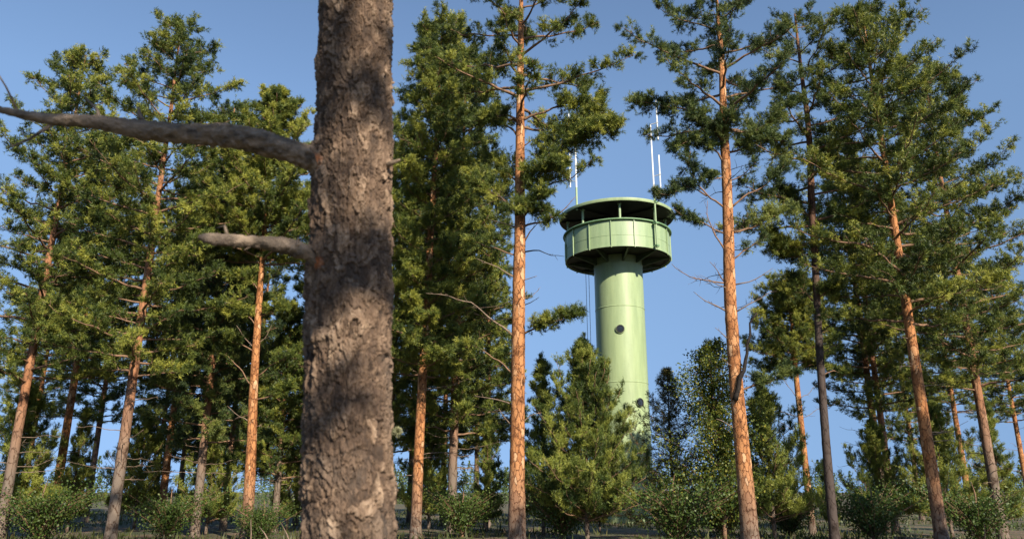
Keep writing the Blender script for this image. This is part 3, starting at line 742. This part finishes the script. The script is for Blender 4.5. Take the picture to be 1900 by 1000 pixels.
hl([(1312, 366), (1285, 352), (1262, 350), (1245, 362), (1215, 362)], .026, -.3, leaf=.25, ntw=20, twl=.3, nsh=9, tone=.28)
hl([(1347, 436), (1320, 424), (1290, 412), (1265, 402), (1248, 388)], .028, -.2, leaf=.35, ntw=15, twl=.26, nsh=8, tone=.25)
hl([(1347, 470), (1328, 440), (1315, 405), (1312, 375)], .03, -.3, leaf=None, ntw=6, twl=.5)
hl([(1345, 330), (1325, 335), (1308, 325)], .02, -.3, leaf=.3, ntw=8, twl=.25, nsh=8, tone=.4)
hl([(1347, 527), (1305, 521), (1270, 512), (1243, 492)], .026, -.3, leaf=None, ntw=8, twl=.42, name='dead_branch', mat=M['limb'])
hl([(1343, 524), (1332, 505), (1318, 488)], .018, -.2, leaf=None, ntw=2, twl=.2, name='dead_branch', mat=M['limb'])
hl([(1349, 580), (1318, 567), (1286, 544)], .026, -.2, leaf=None, ntw=4, twl=.25, name='dead_branch', mat=M['dead'])
hl([(1354, 634), (1340, 620), (1327, 610)], .02, -.2, leaf=None, ntw=2, twl=.15, name='dead_branch', mat=M['dead'])
hl([(1362, 796), (1345, 786), (1330, 780)], .018, -.2, leaf=None, ntw=2, twl=.15, name='dead_branch', mat=M['dead'])
hl([(1358, 386), (1388, 364), (1420, 346), (1447, 318), (1470, 300)], .034, -.2, leaf=.5, ntw=16, twl=.36, nsh=9, tone=.4)
hl([(1354, 338), (1382, 324), (1402, 303)], .02, -.2, leaf=.55, ntw=6, twl=.3, nsh=5, tone=.4)
hl([(1352, 285), (1385, 275), (1420, 262), (1460, 262)], .036, -.5, leaf=.08, ntw=34, twl=.42, nsh=10, tone=.55)
hl([(1350, 245), (1395, 248), (1440, 212), (1490, 184)], .04, -.2, leaf=.3, ntw=26, twl=.45, nsh=9, tone=.5)
hl([(1345, 225), (1370, 200), (1390, 172)], .036, .3, leaf=.2, ntw=16, twl=.45, nsh=9, tone=.4)
hl([(1346, 262), (1340, 240), (1352, 222)], .03, -.9, leaf=.1, ntw=18, twl=.4, nsh=10, tone=.45)
hl([(1340, 240), (1300, 232), (1285, 215)], .03, -.9, leaf=.1, ntw=18, twl=.4, nsh=10, tone=.4)
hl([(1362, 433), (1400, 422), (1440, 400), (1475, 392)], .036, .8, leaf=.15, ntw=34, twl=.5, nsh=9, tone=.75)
hl([(1362, 482), (1392, 462), (1418, 436)], .026, .4, leaf=.4, ntw=8, twl=.35, nsh=6, tone=.65)
hl([(1364, 530), (1400, 520), (1432, 500)], .022, -.2, leaf=None, ntw=4, twl=.3, name='dead_branch', mat=M['dead'])
hl([(1366, 580), (1400, 562), (1434, 543)], .024, -.2, leaf=None, ntw=5, twl=.3, name='dead_branch', mat=M['dead'])
T.limb(L3([(1364, 744), (1378, 690), (1390, 630), (1394, 598), (1405, 582)], 19.8, -.2), 0.075, r1=.02, wob=.035, leaf=None, ntw=5, twl=.3, name='dead_branch', mat=M['deadblack'], label='thick dark upright dead limb')
hl([(1370, 728), (1410, 714), (1450, 703), (1470, 690)], .034, -.3, leaf=.25, ntw=20, twl=.36, nsh=9, tone=.35)
hl([(1420, 824), (1440, 806), (1452, 794)], .02, -.3, leaf=None, ntw=3, twl=.2, name='dead_branch', mat=M['deadblack'])
T.auto_crown(11.6, 16.4, 24, 2.4, ntw=13, nsh=9, tone=.45, r0=.045)
T.crown(22, .08, .010)

# far-right dark pine
for T_, z0_, z1_, n_, sd_ in ((T1_, 2.8, 9.5, 16, 5), (T, 3.5, 10.5, 26, 6)):
    rs_ = RS(sd_)
    for k in range(n_):
        z_ = z0_+(z1_-z0_)*rs_.rand(); p_, r_ = T_.at(z_); a_ = rs_.rand()*6.28; L_ = .25+rs_.rand()**2*1.3; h_ = np.array((math.cos(a_), math.sin(a_), 0))
        T_.limb([p_, p_+h_*L_*.5+np.array((0, 0, L_*(.15-.3*rs_.rand()))), p_+h_*L_+np.array((0, 0, L_*(.5*rs_.rand()-.05)))], .013+.006*rs_.rand(), .003, None, 4, .3, mat=M['dead' if rs_.rand() > .4 else 'deadblack'], name='dead_branch', seg=5)

Ycur = 22.0
base, pp, rr_ = stem_from_px([(1533, 824, 15), (1524, 700, 14), (1518, 600, 13), (1510, 450, 12), (1506, 370, 13), (1500, 230, 10)], 22.0, 17.0)
T = Tree('pine_tree', base, 'dark shaded pine stem at the far right with drooping crown', 'tree', 37, needle='needle')
T.trunk(pp, rr_, M['bark_dark'], 20, .08, 9, 160)  # this stem stands in shade, put into its darker bark colour
hl([(1510, 450), (1480, 462), (1445, 452), (1425, 440)], .035, -.6, leaf=.15, ntw=40, twl=.45, nsh=10, tone=.6)
hl([(1510, 470), (1475, 480), (1440, 470)], .035, .4, leaf=.15, ntw=34, twl=.5, nsh=9, tone=.35)
hl([(1508, 410), (1475, 380), (1450, 350)], .035, .4, leaf=.15, ntw=34, twl=.5, nsh=9, tone=.3)
hl([(1508, 560), (1490, 540), (1462, 520)], .03, .4, leaf=.3, ntw=18, twl=.4, nsh=8, tone=.3)
hl([(1515, 560), (1530, 545), (1550, 535)], .03, -.4, leaf=.2, ntw=16, twl=.4, nsh=8, tone=.3)
hl([(1521, 620), (1545, 600), (1570, 580)], .022, 0, leaf=None, ntw=4, twl=.3, name='dead_branch', mat=M['deadblack'])
hl([(1521, 660), (1540, 645), (1555, 640)], .022, 0, leaf=.5, ntw=6, twl=.3, nsh=5)
hl([(1524, 700), (1545, 690), (1570, 700)], .022, 0, leaf=.5, ntw=9, twl=.3, nsh=7)
hl([(1528, 760), (1545, 750), (1560, 745)], .018, 0, leaf=None, ntw=3, twl=.2, name='dead_branch', mat=M['deadblack'])
T.auto_crown(9.0, 16.8, 28, 2.4, ntw=12, nsh=8, tone=.5, r0=.045)
T.crown(18, .085, .011)

# small pine between them
Ycur = 30.0
base, pp, rr_ = stem_from_px([(1490, 824, 11), (1480, 730, 10), (1473, 660, 8.5), (1468, 600, 6), (1462, 545, 3)], 30.0, 9.6)
T = Tree('pine_tree', base, 'small round-crowned pine between the tall right pine and the dark stem', 'tree', 41, needle='needle')
T.trunk(pp, rr_, M['bark'], 16, .06, 9, 80)
T.auto_crown(6.3, 9.7, 58, 2.4, prof='cyl', ntw=15, twl=.42, nsh=9, tone=.6, r0=.03, leaf=.15)
hl([(1475, 692), (1450, 684), (1420, 690)], .03, 0, leaf=.3, ntw=16, twl=.4, nsh=9, tone=.4)
hl([(1477, 690), (1500, 680), (1520, 676)], .03, 0, leaf=.6, ntw=5, twl=.4, nsh=9, tone=.4)
for a in ([(1478, 740), (1460, 715), (1445, 690)], [(1480, 745), (1510, 720), (1525, 700)], [(1483, 775), (1450, 765), (1425, 745)], [(1484, 780), (1510, 765), (1530, 755)], [(1488, 815), (1465, 795), (1440, 780)]):
    hl(a, .014, 0, leaf=None, ntw=6, twl=.5, name='dead_branch', mat=M['dead'])
T.crown(16, .09, .012)

# left sunlit pine (slender orange stem)
Ycur = 26.0
base, pp, rr_ = stem_from_px([(467, 824, 18), (470, 740, 16), (475, 650, 14), (480, 580, 12.5), (486, 505, 10), (494, 400, 8), (503, 290, 5)], 26.0, 16.4)
T = Tree('pine_tree', base, 'slender orange-stemmed pine with a bright bushy crown, left of the thick trunk', 'tree', 53)
T.trunk(pp, rr_, M['bark'], 22, .08, 9, 200)
T.auto_crown(9.3, 16.3, 92, 3.1, prof='cone', ntw=18, twl=.5, nsh=10, tone=.66, r0=.045, leaf=.12, rise=.6, upb=.6)
for a, lf, tn in (([(478, 610), (455, 585), (430, 570)], .3, .5), ([(480, 590), (505, 580), (530, 575)], .4, .5), ([(474, 655), (440, 640), (405, 635)], .4, .45), ([(470, 720), (440, 680), (400, 650), (365, 640)], .5, .4), ([(483, 545), (460, 520), (430, 515)], .2, .6), ([(478, 700), (510, 675), (540, 665)], .4, .45), ([(472, 745), (505, 735), (545, 720)], .4, .4)):
    hl(a, .028, -.3, leaf=lf, ntw=16, twl=.42, nsh=9, tone=tn)
for a in ([(470, 790), (445, 775), (420, 755)], [(475, 650), (455, 630), (440, 605)], [(477, 640), (495, 625), (505, 605)], [(473, 795), (485, 790)]):
    hl(a, .02, -.2, leaf=None, ntw=4, twl=.3, name='dead_branch', mat=M['dead'])
T.crown(17, .09, .013)

# generic forest pine ------------------------------------------------
def gen_pine(px820, Y, H, zc, label, seed, maxlen=2.6, nl=60, rad=.15, tone=.45, needle='needle', lean=0, bark='bark_far', ntw=14, nsh=9, per=13, nw=.015, prof='pine', group=None, dead=9, upb=.35, twl=.5, name='pine_tree', rise=.35, cat='tree', xy=None):
    if xy is None: p = P(px820, 820, Y); x = p[0]
    else: x, Y = xy
    g = gz(x, Y); base = np.array((x, Y, g))
    T = Tree(name, base, label, cat, seed, group, needle)
    T.trunk([base+(0, 0, -.1), base+(0, 0, .5), base+(lean*.3, 0, H*.4), base+(lean*.8, 0, H*.75), base+(lean, 0, H)], [rad*1.5, rad*1.15, rad*.85, rad*.5, .02], M[bark], 16, .07, 8, 90)
    T.auto_crown(g+zc, g+H*.985, nl, maxlen, prof=prof, ntw=ntw, nsh=nsh, tone=tone, r0=.045, leaf=.22, twl=twl, upb=upb, rise=rise)
    rs = RS(seed+1)
    for k in range(dead):
        z = g+1.8+(zc-1.8)*rs.rand(); p, r = T.at(z); a = rs.rand()*6.28; L = .5+rs.rand()*1.7
        T.limb([p, p+np.array((math.cos(a)*L*.5, math.sin(a)*L*.5, .05)), p+np.array((math.cos(a)*L, math.sin(a)*L, .3*rs.rand()))], .016, .004, None, 4, .3, mat=M['dead'], name='dead_branch')
    T.crown(per, .095, nw)
    return T
G = 'tall pines crowding the forest edge'
gen_pine(777, 25.0, 18.5, 5.0, 'tall dense pine with an orange stem directly right of the thick trunk', 61, 2.7, 130, .155, .58, ntw=18, nsh=10, bark='bark', lean=.35, prof='cyl', nw=.012, per=16)
gen_pine(841, 28.5, 19.5, 3.4, 'dark-stemmed dense pine behind, between the thick trunk and the centre pine', 67, 2.9, 120, .15, .45, ntw=16, nsh=9, lean=.2, prof='cyl')
DB = gen_pine(905, 34.0, 17.0, 3.5, 'farther pine showing through just left of the centre pine', 71, 2.2, 84, .13, .5, lean=0, prof='cyl')
DA = gen_pine(725, 33.0, 18.0, 3.0, 'pine hidden close behind the thick trunk on its right edge', 73, 2.6, 90, .13, .42, lean=0, prof='cyl')
gen_pine(380, 28.5, 17.0, 3.2, 'dark bushy pine to the left of the slender orange-stemmed pine', 79, 2.7, 96, .14, .45, needle='needle_cool', prof='cyl', lean=-.3)
gen_pine(430, 33.0, 13.0, 2.4, 'lower dark pine behind and left of the slender orange-stemmed pine', 83, 2.6, 90, .12, .35, prof='cone', needle='needle_cool')
gen_pine(522, 32.0, 9.4, 2.0, 'short pine behind, right of the slender orange-stemmed pine', 89, 2.0, 66, .12, .38, prof='cone')
gen_pine(625, 30.0, 18.5, 5.0, 'tall pine standing straight behind the thick trunk', 97, 2.2, 80, .14, .45, prof='cyl')
gen_pine(1625, 33.0, 18.5, 6.2, 'broad pine just right of the dark shaded stem', 101, 2.5, 60, .15, .5, prof='pine', needle='needle')
A = gen_pine(230, 24.0, 18.0, 5.0, 'tall pine far to the left, nearest of the leftmost group', 103, 2.7, 90, .15, .5, needle='needle', group=G)
Bt = gen_pine(1720, 21.0, 16.5, 6.0, 'tall pine far to the right, second from the right edge', 107, 2.6, 80, .15, .5, needle='needle', bark='bark', group=G)

GD = 'pines farther back in the wood'
for k, (s_, px, Y, rz, sc, lb) in enumerate([
  (DA, 345, 38, 1, 1.0, 'farther pine filling the left side behind the dark bushy pine'), (DB, 470, 41, 2, 1.0, 'farther pine behind the slender orange-stemmed pine'),
  (DA, 560, 37, 3, .95, 'farther pine in the gap left of the thick trunk'), (DB, 765, 40, 4, 1.05, 'farther pine behind the tall dense pine'),
  (DA, 825, 36, 5, .95, 'farther pine between the two dense middle pines'), (DB, 885, 45, .5, 1.0, 'farthest pine left of the centre pine'),
  (DA, 415, 47, 2.5, 1.0, 'farthest pine of the left side'), (DB, 300, 44, 3.5, 1.0, 'farther pine between the left group and the dark bushy pine')]):
    g_ = P(px, 820, Y)[0]; copy_tree(s_.o, lb, (g_, Y, gz(g_, Y)), rz, sc, GD)
# young pine in front of the tower ---------------------------------------
def young_pine(px, py, Y, hw, label, seed, tone=.55, nl=130, needle='needle_young', group=None, name='young_pine'):
    a = P(px, py, Y); g = gz(a[0], Y); base = np.array((a[0], Y, g)); H = a[2]-g
    T = Tree(name, base, label, 'tree', seed, group, needle)
    T.trunk([base, base+(.02, 0, H*.5), base+(0, 0, H)], [.075, .045, .008], M['bark_far'], 12, .06, 8, 40)
    T.auto_crown(g+.5, g+H*.97, nl, hw, prof='young', rise=.8, ntw=12, twl=.5, nsh=9, tone=tone, tvar=.22, r0=.022, leaf=.15, upb=1.0, shl=.2)
    T.limb([base+(0, 0, H*.86), base+(0, 0, H*1.0)], .01, .004, .0, 12, .22, 5, tone=tone, upb=1.4)
    T.crown(18, .075, .011, fwd=1.1)
    return T
young_pine(1080, 632, 24.0, 2.15, 'bushy young pine in front of the tower shaft, hiding its foot', 111, .56, 120)
yA = young_pine(1005, 668, 27.0, 1.25, 'thin young pine between the centre pine and the bushy young pine', 113, .7, 44)
yB = young_pine(1412, 722, 25.5, 1.9, 'young light-green pine behind the foot of the right pine', 117, .85, 52)

# spruce right of the tower -----------------------------------------------
def spruce(px, py, Y, hw, label, seed, group=None):
    a = P(px, py, Y); g = gz(a[0], Y); base = np.array((a[0], Y, g)); H = a[2]-g
    T = Tree('spruce_tree', base, label, 'tree', seed, group, 'spruce')
    T.trunk([base, base+(0, 0, H*.5), base+(0, 0, H)], [.08, .05, .008], M['bark_dark'], 10, .06, 8, 30)
    T.auto_crown(g+.4, g+H*.985, 100, hw, prof='young', rise=.5, ntw=13, twl=.3, nsh=6, tone=.5, r0=.02, leaf=.08, upb=.15, shl=.15, droop=.5)
    T.crown(14, .045, .009, fwd=1.2)
    return T
spA = spruce(1236, 684, 27.5, 2.5, 'small dark pointed spruce right of the tower shaft', 121)

# birch ----------------------------------------------------------------------
def birch(px, py, Y, hw, label, seed, leaves=14000, name='birch_tree', group=None, mat='leaf', yellow=.12, low=False):
    a = P(px, py, Y); g = gz(a[0], Y); base = np.array((a[0], Y, g)); H = a[2]-g; rs = RS(seed)
    T = Tree(name, base, label, 'tree', seed, group, 'leaf')
    T.trunk([base, base+(.1, 0, H*.4), base+(-.05, 0, H*.75), base+(.03, 0, H*.98)], [.07, .05, .025, .005], M['limb'], 10, .05, 8, 40)
    mb = MB(); P0 = []
    for k in range(95):
        f = (k+rs.rand())/95; z = (g+.03+(H-.1)*f*.55) if low else (g+.4+(H-.5)*f); p, r = T.at(z); L = hw*((1-f)**.6*.95+.12)*(.35+.95*rs.rand()**1.5); an = k*2.399+rs.rand()
        h = np.array((math.cos(an), math.sin(an), 0)); e = p+h*L+np.array((0, 0, L*.75))
        mid = p+h*L*.5+np.array((0, 0, L*.45)); mb.tube([p, mid, e], [.018, .01, .003], 4, cap=False)
        nn = int(leaves/95*(.35+L/hw)); t = rs.rand(nn, 1)**.7
        P0.append(p+(e-p)*t+rs.randn(nn, 3)*(.06+.07*L))
    mb.build('branches', M['limb'], T.o, origin=base)
    c = np.concatenate(P0)-base; n = len(c)
    u = unit(rs.randn(n, 3)); w = unit(np.cross(u, rs.randn(n, 3))); s = .028*(.7+.6*rs.rand(n, 1))
    v = np.stack((c-u*s*1.2, c+w*s, c+u*s*1.4, c-w*s), 1).reshape(-1, 3)
    tone = np.clip(.38+.25*rs.randn(n), 0, .7); tone = np.where(rs.rand(n) < yellow, .9+.1*rs.rand(n), tone)
    tri_mesh('crown', v, M[mat], T.o, tone, per=4)
    return T
biA = birch(1318, 640, 25.0, 1.8, 'leafy birch with a few yellow leaves between the spruce and the right pine', 131, 30000, yellow=.05)
shA = birch(1250, 880, 22.0, 1.7, 'low leafy bush below the spruce', 137, 7000, name='bush', mat='bush', yellow=.03, low=True)

# ------------------------------------------------------------------ repeats round the frame and behind the camera
def place(src, px, Y, label, rz, sc, group, xy=None):
    if xy is None: x = P(px, 820, Y)[0]
    else: x, Y = xy
    return copy_tree(src.o, label, (x, Y, gz(x, Y)), rz, sc, group)
places = [
 (Bt, 120, 30.0, 'tall pine at the left edge, second from the left', 1.0, 1.0),
 (A, 30, 25.0, 'leftmost tall pine, at the left edge of the view', 2.2, .96),
 (Bt, 315, 33.0, 'pine set back between the leftmost group and the dark bushy pine', 3.9, .95),
 (A, 180, 40.0, 'distant pine seen between the leftmost tall pines', 4.9, .95),
 (Bt, 60, 42.0, 'distant pine near the left edge, deep in the wood', .4, .9),
 (A, 1640, 32.0, 'pine set back between the broad pine and the far right pines', 1.7, .9),
 (A, 1830, 27.0, 'rightmost tall pine, at the right edge of the view', 3.1, 1.0),
 (Bt, 1780, 38.0, 'distant pine seen between the two rightmost pines', 5.2, .9),
 (Bt, 1890, 44.0, 'distant pine at the right edge, deep in the wood', 2.6, .9),
 (A, 1690, 46.0, 'farthest pine of the right-hand group', .9, .85),
]
for s_, px, Y, lb, rz, sc in places: place(s_, px, Y, lb, rz, sc, G)
# pines behind and beside the camera, whose shade falls across the near trunk
GB = 'pines behind the camera'
for k, (s_, x, y, rz, sc) in enumerate([(Bt, 1.75, -5.2, .5, .95), (A, 9.0, -1.5, 2.0, 1.0), (A, -7.0, -6.0, 3.0, 1.0), (Bt, 21.0, 5.0, 4.0, 1.0), (Bt, -10.5, 4.0, 1.2, 1.0)]):
    place(s_, 0, 0, ['pine behind the camera, a little to its right', 'pine standing to the right of the camera', 'pine behind the camera, to its left', 'pine at the right, outside the view', 'pine at the left, outside the view'][k], rz, sc, GB, xy=(x, y))
# understory
GU = 'young pines along the forest floor'
und = [(yB, 40, 28, .5, 1.1, 'young pine low at the left edge'), (yA, 150, 31, 2, .8, 'thin young pine under the leftmost pines'), (yB, 270, 34, 3, 1.0, 'young pine below the set-back left pine'),
       (yB, 400, 30, 1, .8, 'young pine at the foot of the dark bushy pine'), (yA, 545, 33, 4, .85, 'thin young pine left of the thick trunk'), (yB, 800, 33, 5, .9, 'young pine at the foot of the dense pines'),
       (yA, 905, 29, 1, .7, 'thin young pine left of the centre pine'), (yA, 1108, 30, 2, .5, 'small young pine at the foot of the tower'), (yA, 1525, 36, 5, .5, 'small young pine at the foot of the dark stem'),
       (yB, 1620, 31, .3, .9, 'young pine under the broad pine'), (yB, 1740, 29, 3.4, 1.0, 'young pine under the far right pines'), (yA, 1840, 33, 3, .9, 'thin young pine at the right edge')]
for s_, px, Y, rz, sc, lb in und: place(s_, px, Y, lb, rz, sc, GU)
GS = 'leafy bushes along the forest floor'
for i, (px, Y, rz, sc, lb) in enumerate([(100, 25, 1, 1.0, 'leafy bush at the lower left corner'), (330, 26, 2, .9, 'leafy bush below the dark bushy pine'), (500, 25, 3, .7, 'leafy bush right of the slender pine foot'), (860, 26, 4, .9, 'leafy bush left of the centre pine foot'),
        (1040, 25, 5, .9, 'leafy bush below the bushy young pine'), (1330, 26, .4, .8, 'leafy bush below the birch'), (1450, 27, 1.4, .8, 'leafy bush between the right pine and the small pine'), (1600, 25, 2.4, 1.0, 'leafy bush right of the dark stem'), (1790, 25, 3.3, 1.0, 'leafy bush at the lower right corner')]):
    place(shA, px, Y, lb, rz, sc, GS)

# ------------------------------------------------------------------ far-off wood (one mass) and undergrowth
def far_wood():
    rs = RS(5); V = []; T_ = []
    n = 1500
    th = rs.rand(n)*2*math.pi; R = 170+150*rs.rand(n)
    for k in range(n):
        x, y = R[k]*math.cos(th[k]), R[k]*math.sin(th[k]); H = 8.5+3.5*rs.rand(); w = 1.8+1.2*rs.rand(); zb = -2.8
        m = 170; t = rs.rand(m)**.8; rr = w*(1-t)**.7*(.4+.6*rs.rand(m)); a = rs.rand(m)*6.283
        c = np.stack((x+rr*np.cos(a), y+rr*np.sin(a), zb+t*H), 1)
        u = unit(rs.randn(m, 3)); v = unit(np.cross(u, rs.randn(m, 3))); s = .35
        V.append(np.stack((c-u*s, c+v*s, c+u*s), 1).reshape(-1, 3)); T_.append(np.clip(.4+.2*rs.randn()+rs.randn(m)*.12, 0, 1))
    o = tri_mesh('distant_forest', np.concatenate(V), M['needle_cool'], None, np.concatenate(T_))
    o['kind'] = 'stuff'; o['label'] = 'low dark band of far-off forest along the horizon'; o['category'] = 'forest'
far_wood()
def undergrowth():
    rs = RS(6); n = 60000
    y = 1+58*rs.rand(n)**.8; x = (rs.rand(n)*2-1)*(6+y*.85); k = fbm(np.stack((x*.25, y*.25, x*0), 1), 3, 12) > -.12
    x, y = x[k], y[k]; n = len(x); z = ground_z(x, y)
    h = .05+.26*rs.rand(n)**2*(1+fbm(np.stack((x*.5, y*.5, x*0), 1), 2, 15)); a = rs.rand(n)*6.283; w = .02+.03*rs.rand(n)
    b = np.stack((x, y, z), 1); sd = np.stack((np.cos(a), np.sin(a), a*0), 1)*w[:, None]; tip = b+np.stack((rs.randn(n)*.08, rs.randn(n)*.08, h), 1)
    o = tri_mesh('undergrowth', np.stack((b-sd, b+sd, tip), 1).reshape(-1, 3), M['floor_plants'], None, np.clip(.45+.25*rs.randn(n), 0, 1))
    o['kind'] = 'stuff'; o['label'] = 'bilberry and grass undergrowth covering the forest floor'; o['category'] = 'undergrowth'
undergrowth()
def fallen(x, y, L, r, a, label, seed):
    rs = RS(seed); z = gz(x, y); o = bpy.data.objects.new('fallen_log', None); COL.objects.link(o); o.location = (x, y, z)
    o['label'] = label; o['category'] = 'log'
    h = np.array((math.cos(a), math.sin(a), 0)); q = [h*L*(t-.5)+np.array((0, 0, r*.8+gz(x+h[0]*L*(t-.5), y+h[1]*L*(t-.5))-z)) for t in np.linspace(0, 1, 14)]
    m = MB(); m.tube(q, np.linspace(r, r*.45, 14), 14, disp=.2, dsc=7, seed=seed); m.build('trunk', M['bark_far'], o)
    for k in range(5):
        t = .3+.12*k; p = h*L*(t-.5)+np.array((0, 0, r)); d = unit(np.array((rs.randn(), rs.randn(), 1.2))); l = .3+.5*rs.rand()
        m = MB(); m.tube([p, p+d*l*.5+rs.randn(3)*.03, p+d*l], [.025, .016, .005], 6); m.build('branch_stub', M['dead'], o)
fallen(-6.5, 21, 4.2, .13, .4, 'fallen pine trunk lying in the grass left of the thick trunk', 301)
fallen(13.2, 23.5, 3.6, .11, -.5, 'fallen pine trunk lying in the grass at the lower right', 302)
